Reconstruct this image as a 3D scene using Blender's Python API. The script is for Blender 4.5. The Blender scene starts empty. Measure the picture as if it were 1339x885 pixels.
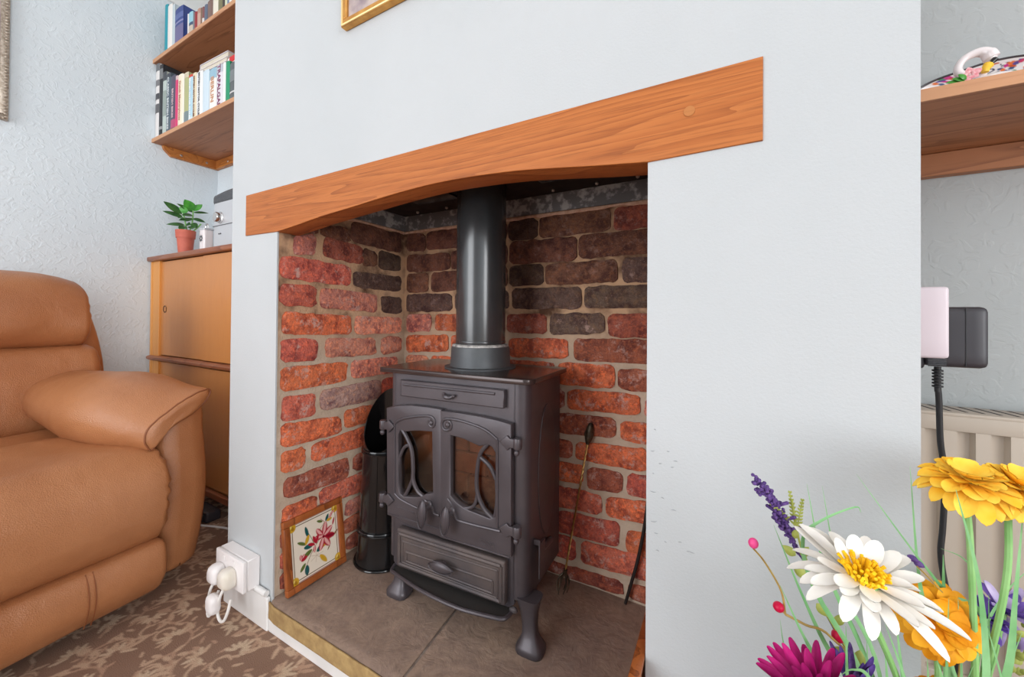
import bpy, bmesh, math, random
import numpy as np
from mathutils import Vector, Matrix, noise

# ------------------------------------------------------------------ scene, camera, light
sc = bpy.context.scene
col = sc.collection
random.seed(7)
np.random.seed(7)
R = math.radians
PI = math.pi

cam_data = bpy.data.cameras.new('camera')
cam = bpy.data.objects.new('camera', cam_data)
col.objects.link(cam)
cam.matrix_world = Matrix(((0.87104752, -0.00283254, 0.4911906, 0.0),
                           (0.49113401, -0.01121482, -0.87101183, -0.56),
                           (0.00797579, 0.9999331, -0.00837748, 0.782),
                           (0, 0, 0, 1)))
cam_data.sensor_width = 36.0
cam_data.sensor_fit = 'HORIZONTAL'
cam_data.lens = 512.0 / 1339.0 * 36.0
cam_data.shift_x = (669.5 - 670.0) / 1339.0
cam_data.shift_y = (409.0 - 442.5) / 1339.0
cam_data.clip_start = 0.01
sc.camera = cam

sc.view_settings.view_transform = 'Standard'
sc.view_settings.look = 'None'
sc.view_settings.gamma = 1.0
sc.view_settings.use_curve_mapping = False
sc.view_settings.exposure = -0.12

world = bpy.data.worlds.new('daylight')
sc.world = world
world.use_nodes = True
world.node_tree.nodes['Background'].inputs[0].default_value = (0.75, 0.86, 1.0, 1)
world.node_tree.nodes['Background'].inputs[1].default_value = 1.0

def area(name, loc, rot, sx, sy, watts, colr):
    l = bpy.data.lights.new(name, 'AREA')
    l.shape = 'RECTANGLE'
    l.size, l.size_y = sx, sy
    l.energy = watts
    l.color = colr
    o = bpy.data.objects.new(name, l)
    o.location = loc
    o.rotation_euler = rot
    col.objects.link(o)
    return o

# area lamps at two unseen windows, openings extended low to brighten recess and armchair
area('window_light_rear', (-1.5, -2.78, 1.12), (R(90), 0, 0), 1.6, 1.9, 58, (0.96, 0.98, 1.0))
area('window_light_right', (2.56, -1.75, 1.15), (R(90), 0, R(90)), 1.7, 1.8, 84, (0.97, 0.985, 1.0))

# ------------------------------------------------------------------ materials
def lin(r, g, b):
    f = lambda v: v / 12.92 if v <= 0.04045 else ((v + 0.055) / 1.055) ** 2.4
    return (f(r / 255), f(g / 255), f(b / 255), 1.0)

class NT:
    def __init__(s, name):
        s.m = bpy.data.materials.new(name)
        s.m.use_nodes = True
        s.t = s.m.node_tree
        s.b = s.t.nodes['Principled BSDF']
        s.out = s.t.nodes['Material Output']
    def n(s, typ, **kw):
        nd = s.t.nodes.new(typ)
        for k, v in kw.items():
            setattr(nd, k, v)
        return nd
    def l(s, a, b):
        s.t.links.new(a, b)
    def coord(s, scale=(1, 1, 1), world=False, rot=(0, 0, 0)):
        mp = s.n('ShaderNodeMapping')
        mp.inputs['Scale'].default_value = scale
        mp.inputs['Rotation'].default_value = rot
        if world:
            s.l(s.n('ShaderNodeNewGeometry').outputs['Position'], mp.inputs[0])
        else:
            s.l(s.n('ShaderNodeTexCoord').outputs['Object'], mp.inputs[0])
        return mp.outputs[0]
    def noise(s, vec, scale, detail=4, rough=0.55, dist=0.0):
        nd = s.n('ShaderNodeTexNoise')
        nd.inputs['Scale'].default_value = scale
        nd.inputs['Detail'].default_value = detail
        nd.inputs['Roughness'].default_value = rough
        nd.inputs['Distortion'].default_value = dist
        s.l(vec, nd.inputs['Vector'])
        return nd.outputs[0]
    def ramp(s, fac, lo, hi, a=0.0, b=1.0):
        nd = s.n('ShaderNodeMapRange')
        nd.inputs[1].default_value = lo
        nd.inputs[2].default_value = hi
        nd.inputs[3].default_value = a
        nd.inputs[4].default_value = b
        s.l(fac, nd.inputs[0])
        return nd.outputs[0]
    def math(s, op, a, b=None):
        nd = s.n('ShaderNodeMath', operation=op)
        for i, v in enumerate((a, b)):
            if v is None:
                continue
            if isinstance(v, (int, float)):
                nd.inputs[i].default_value = v
            else:
                s.l(v, nd.inputs[i])
        return nd.outputs[0]
    def mix(s, fac, a, b, mode='MIX'):
        nd = s.n('ShaderNodeMix', data_type='RGBA', blend_type=mode)
        if isinstance(fac, (int, float)):
            nd.inputs[0].default_value = fac
        else:
            s.l(fac, nd.inputs[0])
        for i, v in ((6, a), (7, b)):
            if isinstance(v, tuple):
                nd.inputs[i].default_value = v
            else:
                s.l(v, nd.inputs[i])
        return nd.outputs[2]
    def bump(s, h, strength, dist, prev=None):
        nd = s.n('ShaderNodeBump')
        nd.inputs['Strength'].default_value = strength
        nd.inputs['Distance'].default_value = dist
        s.l(h, nd.inputs['Height'])
        if prev is not None:
            s.l(prev, nd.inputs['Normal'])
        s.l(nd.outputs[0], s.b.inputs['Normal'])
        return nd.outputs[0]
    def color(s, v):
        if isinstance(v, tuple):
            s.b.inputs['Base Color'].default_value = v
        else:
            s.l(v, s.b.inputs['Base Color'])
    def set(s, rough=0.5, metal=0.0, spec=0.5, coat=0.0):
        s.b.inputs['Roughness'].default_value = rough
        s.b.inputs['Metallic'].default_value = metal
        s.b.inputs['Specular IOR Level'].default_value = spec
        s.b.inputs['Coat Weight'].default_value = coat
        return s

def simple(name, c, rough=0.5, metal=0.0, c2=None, scale=20, bscale=0, bstr=0.2, bdist=0.001, spec=0.5, coat=0.0, world=False, lo=0.35, hi=0.65):
    k = NT(name)
    k.set(rough, metal, spec, coat)
    v = k.coord(world=world)
    if c2:
        k.color(k.mix(k.ramp(k.noise(v, scale), lo, hi), c, c2))
    else:
        k.color(c)
    if bscale:
        k.bump(k.noise(v, bscale, 3), bstr, bdist)
    return k.m

def wood(name, c1, c2, c3, axis=0, rough=0.4, freq=7.0, fine=60, lines=9.0, stretch=1.3, coat=0.0):
    k = NT(name)
    k.set(rough, coat=coat)
    s = [freq, freq, freq]
    s[axis] = stretch
    v = k.coord(tuple(s), world=True)
    n1 = k.noise(v, 1.0, 3, 0.5, 0.35)
    band = k.math('FRACT', k.math('MULTIPLY', n1, lines))
    ln = k.ramp(band, 0.0, 0.22, 1.0, 0.0)
    s2 = [fine * 4, fine * 4, fine * 4]
    s2[axis] = fine * 0.16
    v2 = k.coord(tuple(s2), world=True)
    n2 = k.noise(v2, 1.0, 3, 0.6)
    base = k.mix(k.ramp(band, 0.1, 1.0), c2, c1)
    base = k.mix(k.math('MULTIPLY', ln, k.ramp(n2, 0.3, 0.6, 0.15, 0.85)), base, c3)
    base = k.mix(k.ramp(n2, 0.55, 0.75, 0.0, 0.45), base, c3)
    k.color(base)
    k.bump(n2, 0.12, 0.0006)
    return k.m

def oak(name):
    k = NT(name)
    k.set(0.55, spec=0.3)
    v = k.coord((0.8, 3.0, 17.0), world=True)
    n1 = k.noise(v, 1.0, 2, 0.45, 0.25)
    band = k.math('FRACT', k.math('MULTIPLY', n1, 15.0))
    ln = k.ramp(band, 0.0, 0.18, 1.0, 0.0)
    big = k.ramp(k.noise(k.coord((1.1, 3, 5), world=True), 1.0, 2), 0.40, 0.62, 0.15, 1.0)
    n2 = k.noise(k.coord((10, 300, 320), world=True), 1.0, 3, 0.65)
    n3 = k.noise(k.coord((30, 160, 160), world=True), 1.0, 3, 0.6)
    base = k.mix(k.ramp(band, 0.1, 1.0), lin(172, 98, 47), lin(188, 113, 58))
    base = k.mix(k.math('MULTIPLY', k.math('MULTIPLY', ln, big), k.ramp(n3, 0.35, 0.6, 0.2, 0.85)), base, lin(112, 60, 30))
    base = k.mix(k.ramp(n2, 0.50, 0.70, 0.0, 0.6), base, lin(128, 70, 34))
    k.color(base)
    k.bump(n2, 0.15, 0.0006)
    return k.m

def paint(name, c, rough, bs, strength, dist, c2, emboss=False):
    k = NT(name)
    k.set(rough, spec=0.3)
    v = k.coord(world=True)
    k.color(k.mix(k.ramp(k.noise(v, 2.2, 3), 0.35, 0.7), c, c2))
    h = k.noise(v, bs, 3, 0.6)
    if emboss:
        h2 = k.ramp(k.noise(v, 34, 2, 0.5, 1.4), 0.5, 0.62)
        h = k.math('ADD', k.math('MULTIPLY', h, 0.5), h2)
    k.bump(h, strength, dist)
    return k.m

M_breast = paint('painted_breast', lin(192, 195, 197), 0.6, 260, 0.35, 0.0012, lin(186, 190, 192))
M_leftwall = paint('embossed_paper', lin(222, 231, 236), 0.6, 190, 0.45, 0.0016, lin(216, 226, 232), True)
M_rightwall = paint('embossed_paper_shaded', lin(178, 181, 181), 0.6, 190, 0.35, 0.0014, lin(172, 176, 176), True)  # left wall's paper with the right alcove's shade put into its colour
M_white = simple('white_gloss', lin(232, 230, 228), 0.35, c2=lin(222, 219, 216), scale=9)
M_ceil = simple('ceiling_white', lin(236, 236, 234), 0.8)
M_plastic = simple('white_plastic', lin(236, 231, 230), 0.4)
M_plastic2 = simple('aged_plastic', lin(230, 224, 214), 0.4, c2=lin(224, 214, 196), scale=30)
M_pinkplastic = simple('pale_plastic', lin(214, 200, 206), 0.4)
M_blackplastic = simple('black_plastic', lin(52, 49, 54), 0.42, bscale=900, bstr=0.15, bdist=0.0002)
M_cable = simple('black_cable', lin(34, 33, 35), 0.5)
M_whitecable = simple('white_cable', lin(225, 220, 215), 0.5)
M_oak = oak('oak_lintel')
M_teak = wood('teak_shelf', lin(172, 114, 76), lin(164, 106, 69), lin(124, 76, 48), 0, 0.5, 14.0, 60, 5.0, 1.4)
M_teakedge = wood('teak_edge', lin(205, 152, 112), lin(197, 143, 103), lin(170, 112, 76), 0, 0.5, 6.0, 60, 4.0, 1.2)
M_cleat = wood('pine_cleat', lin(190, 122, 60), lin(176, 108, 50), lin(140, 80, 36), 0, 0.45)
M_cabinet = wood('cabinet_veneer', lin(212, 142, 78), lin(204, 132, 68), lin(180, 106, 52), 2, 0.34, 30.0, 120, 0.9, 0.25, 0.2)
M_cabtop = wood('cabinet_top', lin(160, 96, 62), lin(146, 82, 50), lin(110, 60, 38), 0, 0.36)
M_stile = wood('cabinet_stile', lin(226, 156, 78), lin(218, 146, 70), lin(196, 120, 54), 2, 0.4, 14, 80, 3.0, 0.5)
M_framewood = wood('frame_wood', lin(172, 96, 48), lin(150, 80, 38), lin(98, 48, 22), 2, 0.35, 14, 90, 4.0, 2)
M_mortar = None

def brick_mat():
    k = NT('old_brick')
    k.set(0.88, spec=0.25)
    v = k.coord(world=True)
    oi = k.n('ShaderNodeObjectInfo')
    base = oi.outputs['Color']
    n1 = k.noise(v, 26, 5, 0.62)
    n2 = k.noise(v, 85, 4, 0.6)
    n3 = k.noise(v, 240, 3, 0.6)
    dark = k.mix(1.0, base, (0.46, 0.36, 0.44, 1), 'MULTIPLY')
    warm = k.mix(1.0, base, (1.35, 1.18, 0.95, 1), 'MULTIPLY')
    c = k.mix(k.ramp(n1, 0.38, 0.56), dark, base)
    c = k.mix(k.ramp(n2, 0.48, 0.64, 0, 0.9), c, warm)
    c = k.mix(k.ramp(k.noise(v, 60, 6, 0.75, 1.5), 0.60, 0.66, 0, 0.55), c, lin(84, 52, 48))
    c = k.mix(k.ramp(n3, 0.50, 0.72, 0, 0.7), c, dark)
    c = k.mix(k.ramp(k.noise(v, 330, 2, 0.7), 0.62, 0.72, 0, 0.35), c, lin(226, 190, 172))
    lime = k.math('MULTIPLY', k.ramp(k.noise(v, 34, 6, 0.75), 0.55, 0.64), 0.7)
    clean = k.math('SUBTRACT', 1.0, oi.outputs['Alpha'])
    c = k.mix(k.math('MULTIPLY', lime, clean), c, lin(205, 170, 158))
    soot = k.math('MULTIPLY', oi.outputs['Alpha'], k.ramp(n1, 0.25, 0.62, 1.0, 0.45))
    c = k.mix(soot, c, lin(64, 45, 37))
    k.color(c)
    k.bump(n2, 0.95, 0.006, k.bump(n3, 0.8, 0.0022))
    return k.m
M_brick = brick_mat()

def mortar_mat():
    k = NT('mortar')
    k.set(0.95, spec=0.2)
    v = k.coord(world=True)
    sep = k.n('ShaderNodeSeparateXYZ')
    k.l(v, sep.inputs[0])
    n1 = k.noise(v, 18, 5, 0.6)
    n2 = k.noise(v, 160, 3, 0.6)
    c = k.mix(k.ramp(n1, 0.35, 0.65), lin(184, 162, 141), lin(204, 184, 163))
    # old smoke: tan stain high in the recess, above the stove
    h = k.ramp(k.math('ADD', sep.outputs[2], k.math('MULTIPLY', n1, 0.12)), 0.72, 0.86)
    c = k.mix(k.math('MULTIPLY', h, 0.55), c, lin(206, 152, 104))
    c = k.mix(k.math('MULTIPLY', h, k.ramp(k.noise(v, 9, 4, 0.6), 0.45, 0.62)), c, lin(98, 70, 54))
    k.color(c)
    k.bump(n2, 0.8, 0.003)
    return k.m
M_mortar = mortar_mat()

def stone_mat():
    k = NT('hearth_stone')
    k.set(0.72, spec=0.35)
    v = k.coord(world=True)
    n1 = k.noise(v, 7, 5, 0.6, 0.6)
    n2 = k.noise(v, 60, 4, 0.65)
    c = k.mix(k.ramp(n1, 0.35, 0.65), lin(140, 118, 106), lin(168, 143, 124))
    c = k.mix(k.ramp(n2, 0.4, 0.7, 0, 0.5), c, lin(112, 94, 86))
    c = k.mix(k.ramp(k.noise(v, 120, 3, 0.7), 0.66, 0.74, 0, 0.5), c, lin(190, 176, 164))
    k.color(c)
    k.bump(k.noise(v, 22, 4, 0.6, 1.0), 0.5, 0.006, k.bump(n2, 0.3, 0.002))
    return k.m
M_stone = stone_mat()
M_stoneedge = simple('sawn_sandstone', lin(176, 146, 96), 0.85, c2=lin(148, 118, 76), scale=40, bscale=150, bstr=0.5, bdist=0.002, world=True)
M_joint = simple('hearth_joint', lin(150, 136, 126), 0.9, c2=lin(120, 104, 94), scale=60, world=True)

def iron_mat(name, c, c2, rough, bs=420, bstr=0.3):
    k = NT(name)
    k.set(rough, 0.35, 0.5)
    v = k.coord()
    k.color(k.mix(k.ramp(k.noise(v, 9, 4), 0.35, 0.68), c, c2))
    k.bump(k.noise(v, bs, 3, 0.6), bstr, 0.0006)
    return k.m
M_iron = iron_mat('stove_iron', lin(86, 80, 84), lin(74, 68, 72), 0.38)
M_ironash = iron_mat('ash_dusted_iron', lin(100, 88, 84), lin(72, 67, 70), 0.6)
M_irontop = iron_mat('stove_top_plate', lin(74, 62, 60), lin(64, 54, 53), 0.17, 300, 0.05)
M_flue = iron_mat('flue_enamel', lin(58, 60, 62), lin(50, 52, 54), 0.22, 200, 0.06)
M_flue.node_tree.nodes['Principled BSDF'].inputs['Metallic'].default_value = 0.0
M_flue.node_tree.nodes['Principled BSDF'].inputs['Specular IOR Level'].default_value = 0.8
M_collar = iron_mat('collar_iron', lin(96, 99, 101), lin(78, 80, 83), 0.5)
M_cement = simple('fire_cement', lin(206, 202, 198), 0.8, c2=lin(120, 116, 114), scale=60)
M_blackenamel = simple('black_enamel', lin(22, 21, 22), 0.16, bscale=30, bstr=0.05, bdist=0.001)
M_soot = simple('soot_black', lin(26, 22, 21), 0.9, c2=lin(46, 38, 35), scale=30)
M_galv = simple('sooty_galvanised', lin(108, 106, 107), 0.55, 0.0, lin(178, 176, 174), 45, 120, 0.3, 0.001, world=True, lo=0.5, hi=0.62)
M_bronze = simple('old_bronze', lin(96, 84, 66), 0.42, 0.6, lin(58, 50, 42), 60, 200, 0.5, 0.001)
M_brass = simple('twisted_brass', lin(176, 140, 84), 0.32, 0.85)
M_pokeriron = simple('poker_iron', lin(44, 38, 36), 0.5, 0.4)
M_steel = simple('bright_steel', lin(190, 186, 182), 0.3, 0.9)

def glass_mat():
    k = NT('stove_glass')
    g = k.n('ShaderNodeBsdfGlossy')
    g.inputs['Roughness'].default_value = 0.06
    t = k.n('ShaderNodeBsdfTransparent')
    t.inputs[0].default_value = (0.80, 0.64, 0.54, 1)
    f = k.n('ShaderNodeFresnel')
    f.inputs[0].default_value = 1.5
    mx = k.n('ShaderNodeMixShader')
    k.l(k.math('ADD', f.outputs[0], 0.05), mx.inputs[0])
    k.l(t.outputs[0], mx.inputs[1])
    k.l(g.outputs[0], mx.inputs[2])
    k.l(mx.outputs[0], k.out.inputs[0])
    return k.m
M_glass = glass_mat()

def leather_mat():
    k = NT('tan_leather')
    k.set(0.36, spec=0.6)
    v = k.coord()
    n1 = k.noise(v, 5, 4, 0.6)
    c = k.mix(k.ramp(n1, 0.3, 0.7), lin(184, 124, 82), lin(166, 106, 66))
    k.color(c)
    vo = k.n('ShaderNodeTexVoronoi')
    vo.inputs['Scale'].default_value = 420
    k.l(v, vo.inputs['Vector'])
    b1 = k.bump(vo.outputs['Distance'], 0.5, 0.0012)
    k.bump(k.noise(v, 8, 4, 0.5, 0.4), 0.30, 0.02, b1)
    k.l(k.ramp(n1, 0.3, 0.7, 0.32, 0.42), k.b.inputs['Roughness'])
    return k.m
M_leather = leather_mat()
M_seam = simple('seam_thread', lin(140, 82, 48), 0.6)
M_thread = simple('pale_stitching', lin(226, 190, 150), 0.7)

def painted(name, rough=0.6, bscale=0, bstr=0.2, bdist=0.001, coat=0.0):
    k = NT(name)
    k.set(rough, coat=coat)
    a = k.n('ShaderNodeVertexColor', layer_name='Col')
    v = k.coord(world=True)
    c = a.outputs[0]
    if bscale:
        n = k.noise(v, bscale, 3, 0.7)
        c = k.mix(k.ramp(n, 0.3, 0.7, 0.0, 0.45), c, k.mix(1.0, c, (0.62, 0.6, 0.58, 1), 'MULTIPLY'))
        k.bump(n, bstr, bdist)
    k.color(c)
    return k.m
M_carpet = painted('axminster_carpet', 0.95, 420, 0.9, 0.004)
M_tile = painted('glazed_tile', 0.18, coat=0.3)
M_china = painted('painted_china', 0.2, coat=0.3)
M_picture = simple('watercolour', lin(186, 170, 164), 0.6, c2=lin(140, 124, 132), scale=26)
M_gold = simple('gilt', lin(214, 160, 84), 0.36, 0.7, lin(190, 134, 66), 40)
M_goldlight = simple('gilt_light', lin(244, 214, 150), 0.3, 0.6)
M_silverframe = simple('silver_gilt', lin(196, 184, 170), 0.4, 0.5, lin(150, 136, 120), 120)
M_porcelain = simple('white_porcelain', lin(240, 230, 230), 0.12, coat=0.5)
M_radiator = simple('radiator_paint', lin(196, 183, 168), 0.4)
M_slot = simple('dark_slot', lin(40, 36, 34), 0.8)
M_terracotta = simple('terracotta_plastic', lin(205, 106, 84), 0.55, c2=lin(194, 94, 74), scale=30)
M_soil = simple('potting_soil', lin(60, 44, 34), 0.95)
M_leafdark = simple('jade_leaf', lin(70, 118, 56), 0.3, c2=lin(44, 84, 48), scale=60)
M_leafbright = simple('young_leaf', lin(78, 160, 54), 0.32, c2=lin(52, 128, 44), scale=60)
M_silver = simple('silver_plastic', lin(206, 208, 212), 0.35, 0.3)
M_darkgrey = simple('charcoal_plastic', lin(84, 86, 90), 0.45, c2=lin(64, 66, 70), scale=300)
M_chrome = simple('chrome', lin(225, 222, 220), 0.12, 1.0)
M_paper = simple('book_paper', lin(224, 216, 200), 0.85, c2=lin(206, 196, 178), scale=300)
def petal_mat(name, c, c2, sc_=40, rough=0.6):
    k = NT(name)
    k.set(rough, spec=0.25)
    v = k.coord()
    k.color(k.mix(k.ramp(k.noise(v, sc_, 3), 0.35, 0.65), c, c2))
    k.b.inputs['Subsurface Weight'].default_value = 0.15
    k.b.inputs['Subsurface Radius'].default_value = (0.004, 0.004, 0.003)
    return k.m
M_pwhite = petal_mat('white_petal', lin(250, 246, 238), lin(240, 234, 226))
M_pyellow = petal_mat('yellow_petal', lin(255, 214, 84), lin(252, 190, 44))
M_pyellow2 = petal_mat('amber_petal', lin(250, 184, 38), lin(238, 150, 20))
M_pcentre = petal_mat('stamen_yellow', lin(255, 212, 30), lin(246, 180, 14))
M_pmagenta = petal_mat('magenta_petal', lin(196, 20, 120), lin(140, 6, 84))
M_ppurple = petal_mat('violet_petal', lin(126, 96, 182), lin(80, 54, 144))
M_pmauve = petal_mat('mauve_petal', lin(206, 192, 222), lin(150, 126, 190))
M_plav = petal_mat('lavender_bud', lin(112, 84, 146), lin(74, 50, 110), 300)
M_pink = petal_mat('pink_berry', lin(244, 96, 160), lin(236, 76, 140), 30, 0.35)
M_red = petal_mat('red_berry', lin(222, 24, 76), lin(190, 14, 60), 30, 0.35)
M_grass = petal_mat('grass_blade', lin(142, 192, 134), lin(112, 168, 108), 30, 0.5)
M_stem = petal_mat('flower_stem', lin(152, 200, 128), lin(128, 182, 106), 30, 0.5)
M_olive = petal_mat('olive_bud', lin(170, 176, 92), lin(142, 150, 70), 60, 0.5)
M_tanstem = petal_mat('straw_stem', lin(190, 160, 88), lin(160, 128, 70), 60, 0.6)
M_vase = simple('glazed_vase', lin(196, 196, 200), 0.25, c2=lin(186, 186, 192), scale=10)

# ------------------------------------------------------------------ mesh helpers
def catmull(pts, n):
    p = [Vector(q) for q in pts]
    if len(p) < 3:
        return [p[0].lerp(p[-1], i / n) for i in range(n + 1)]
    e = [p[0] * 2 - p[1]] + p + [p[-1] * 2 - p[-2]]
    out = []
    segs = len(p) - 1
    for i in range(n + 1):
        u = i / n * segs
        k = min(int(u), segs - 1)
        t = u - k
        a, b, c, d = e[k:k + 4]
        out.append(0.5 * ((2 * b) + (c - a) * t + (2 * a - 5 * b + 4 * c - d) * t * t + (3 * b - a - 3 * c + d) * t ** 3))
    return out

class G:
    def __init__(s):
        s.v, s.f = [], []
    def add(s, v, f, mat=None):
        o = len(s.v)
        s.v += [tuple(mat @ Vector(q)) if mat else tuple(q) for q in v]
        s.f += [tuple(i + o for i in q) for q in f]
        return s
    def bm(s, bm, mat=None):
        bm.verts.index_update()
        s.add([v.co.copy() for v in bm.verts], [[v.index for v in f.verts] for f in bm.faces], mat)
        bm.free()
        return s
    def box(s, lo, hi, bev=0.0, seg=2, mat=None):
        bm = bmesh.new()
        bmesh.ops.create_cube(bm, size=1)
        lo, hi = Vector(lo), Vector(hi)
        for v in bm.verts:
            v.co = Vector([lo[i] + (v.co[i] + 0.5) * (hi[i] - lo[i]) for i in range(3)])
        if bev:
            bmesh.ops.bevel(bm, geom=bm.edges[:], offset=bev, segments=seg, profile=0.5, affect='EDGES')
        return s.bm(bm, mat)
    def rbox(s, lo, hi, r, n=(10, 10, 10), fn=None, mat=None):
        """box with round edges (radius per axis) on a regular skin that fn can then pull about"""
        lo, hi = Vector(lo), Vector(hi)
        r = Vector((r, r, r)) if isinstance(r, (int, float)) else Vector(r)
        idx = {}
        V, F = [], []
        def spread(t, a):
            return 0.5 - 0.5 * math.cos(PI * t) * (0.35) - 0.5 * (1 - 2 * t) * 0.65 if False else t
        def vert(i, j, k):
            key = (i, j, k)
            if key not in idx:
                q = []
                for a, (c, m) in enumerate(zip(key, n)):
                    ra = min(r[a] / (hi[a] - lo[a]), 0.5)
                    t = c / m
                    ne = max(2, m // 4)
                    if c < ne:
                        t = ra * (1 - math.cos(c / ne * PI / 2)) if ra > 0 else c / m
                    elif c > m - ne:
                        t = 1 - ra * (1 - math.cos((m - c) / ne * PI / 2)) if ra > 0 else c / m
                    else:
                        t = ra + (1 - 2 * ra) * (c - ne) / max(1, m - 2 * ne)
                    q.append(lo[a] + t * (hi[a] - lo[a]))
                q = Vector(q)
                inn = Vector([min(max(q[a], lo[a] + r[a]), hi[a] - r[a]) for a in range(3)])
                d = Vector([(q[a] - inn[a]) / r[a] if r[a] else 0 for a in range(3)])
                if d.length > 1e-9:
                    mx = max(abs(x) for x in d)
                    d = d.normalized()
                    q = Vector([inn[a] + d[a] * r[a] for a in range(3)])
                if fn:
                    q = Vector(fn(q))
                idx[key] = len(V)
                V.append(q)
            return idx[key]
        nx, ny, nz = n
        for i in range(nx):
            for j in range(ny):
                F.append((vert(i, j, 0), vert(i, j + 1, 0), vert(i + 1, j + 1, 0), vert(i + 1, j, 0)))
                F.append((vert(i, j, nz), vert(i + 1, j, nz), vert(i + 1, j + 1, nz), vert(i, j + 1, nz)))
        for i in range(nx):
            for k in range(nz):
                F.append((vert(i, 0, k), vert(i + 1, 0, k), vert(i + 1, 0, k + 1), vert(i, 0, k + 1)))
                F.append((vert(i, ny, k), vert(i, ny, k + 1), vert(i + 1, ny, k + 1), vert(i + 1, ny, k)))
        for j in range(ny):
            for k in range(nz):
                F.append((vert(0, j, k), vert(0, j, k + 1), vert(0, j + 1, k + 1), vert(0, j + 1, k)))
                F.append((vert(nx, j, k), vert(nx, j + 1, k), vert(nx, j + 1, k + 1), vert(nx, j, k + 1)))
        return s.add(V, F, mat)
    def tube(s, pts, r, n=8, steps=None, rfn=None, flat=1.0, mat=None):
        p = catmull(pts, steps) if steps else [Vector(q) for q in pts]
        V, F = [], []
        t = (p[1] - p[0]).normalized()
        up = Vector((0, 0, 1)) if abs(t.z) < 0.9 else Vector((1, 0, 0))
        a = t.cross(up).normalized()
        for i, q in enumerate(p):
            t = (p[min(i + 1, len(p) - 1)] - p[max(i - 1, 0)]).normalized()
            a = (a - t * a.dot(t)).normalized()
            b = t.cross(a)
            rr = r * (rfn(i / (len(p) - 1)) if rfn else 1)
            for k in range(n):
                w = 2 * PI * k / n
                V.append(q + a * math.cos(w) * rr + b * math.sin(w) * rr * flat)
        m = len(p)
        for i in range(m - 1):
            for k in range(n):
                k2 = (k + 1) % n
                F.append((i * n + k, i * n + k2, (i + 1) * n + k2, (i + 1) * n + k))
        F.append(tuple(reversed(range(n))))
        F.append(tuple(range((m - 1) * n, m * n)))
        return s.add(V, F, mat)
    def lathe(s, prof, n=24, c=(0, 0, 0), mat=None, cap=True):
        V, F = [], []
        for r, z in prof:
            for k in range(n):
                w = 2 * PI * k / n
                V.append((c[0] + r * math.cos(w), c[1] + r * math.sin(w), c[2] + z))
        m = len(prof)
        for i in range(m - 1):
            for k in range(n):
                k2 = (k + 1) % n
                F.append((i * n + k, i * n + k2, (i + 1) * n + k2, (i + 1) * n + k))
        if cap:
            F.append(tuple(reversed(range(n))))
            F.append(tuple(range((m - 1) * n, m * n)))
        return s.add(V, F, mat)
    def ball(s, c, r, nu=12, nv=8, mat=None):
        r = (r, r, r) if isinstance(r, (int, float)) else r
        V, F = [], []
        V.append((c[0], c[1], c[2] - r[2]))
        for j in range(1, nv):
            th = -PI / 2 + PI * j / nv
            for k in range(nu):
                w = 2 * PI * k / nu
                V.append((c[0] + r[0] * math.cos(th) * math.cos(w), c[1] + r[1] * math.cos(th) * math.sin(w), c[2] + r[2] * math.sin(th)))
        V.append((c[0], c[1], c[2] + r[2]))
        for k in range(nu):
            k2 = (k + 1) % nu
            F.append((0, 1 + k2, 1 + k))
            F.append((len(V) - 1, 1 + (nv - 2) * nu + k, 1 + (nv - 2) * nu + k2))
            for j in range(nv - 2):
                F.append((1 + j * nu + k, 1 + j * nu + k2, 1 + (j + 1) * nu + k2, 1 + (j + 1) * nu + k))
        return s.add(V, F, mat)
    def loft(s, rings, cap=True, mat=None):
        n = len(rings[0])
        V = [q for r in rings for q in r]
        F = []
        for i in range(len(rings) - 1):
            for k in range(n):
                k2 = (k + 1) % n
                F.append((i * n + k, i * n + k2, (i + 1) * n + k2, (i + 1) * n + k))
        if cap:
            F.append(tuple(reversed(range(n))))
            F.append(tuple(range((len(rings) - 1) * n, len(rings) * n)))
        return s.add(V, F, mat)
    def prism(s, poly, y0, y1, mat=None):
        """polygon in (x, z) pushed from y0 to y1"""
        n = len(poly)
        V = [(x, y0, z) for x, z in poly] + [(x, y1, z) for x, z in poly]
        F = [tuple(range(n)), tuple(reversed(range(n, 2 * n)))]
        F += [(i, i + n, (i + 1) % n + n, (i + 1) % n) for i in range(n)]
        return s.add(V, F, mat)
    def curve(s, splines, thick, bevel=0.0, mat=None, res=2):
        """filled 2D outline with holes in (x, y), pushed along z; a real plate"""
        cu = bpy.data.curves.new('outline', 'CURVE')
        cu.dimensions = '2D'
        cu.fill_mode = 'BOTH'
        cu.extrude = max(thick / 2 - bevel, 0)
        cu.bevel_depth = bevel
        cu.bevel_resolution = res
        for sp in splines:
            p = cu.splines.new('POLY')
            p.points.add(len(sp) - 1)
            for q, (x, y) in zip(p.points, sp):
                q.co = (x, y, 0, 1)
            p.use_cyclic_u = True
        o = bpy.data.objects.new('outline', cu)
        col.objects.link(o)
        dg = bpy.context.evaluated_depsgraph_get()
        dg.update()
        me = bpy.data.meshes.new_from_object(o.evaluated_get(dg))
        s.add([v.co.copy() for v in me.vertices], [tuple(p.vertices) for p in me.polygons], mat)
        bpy.data.objects.remove(o)
        bpy.data.curves.remove(cu)
        bpy.data.meshes.remove(me)
        return s
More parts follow.
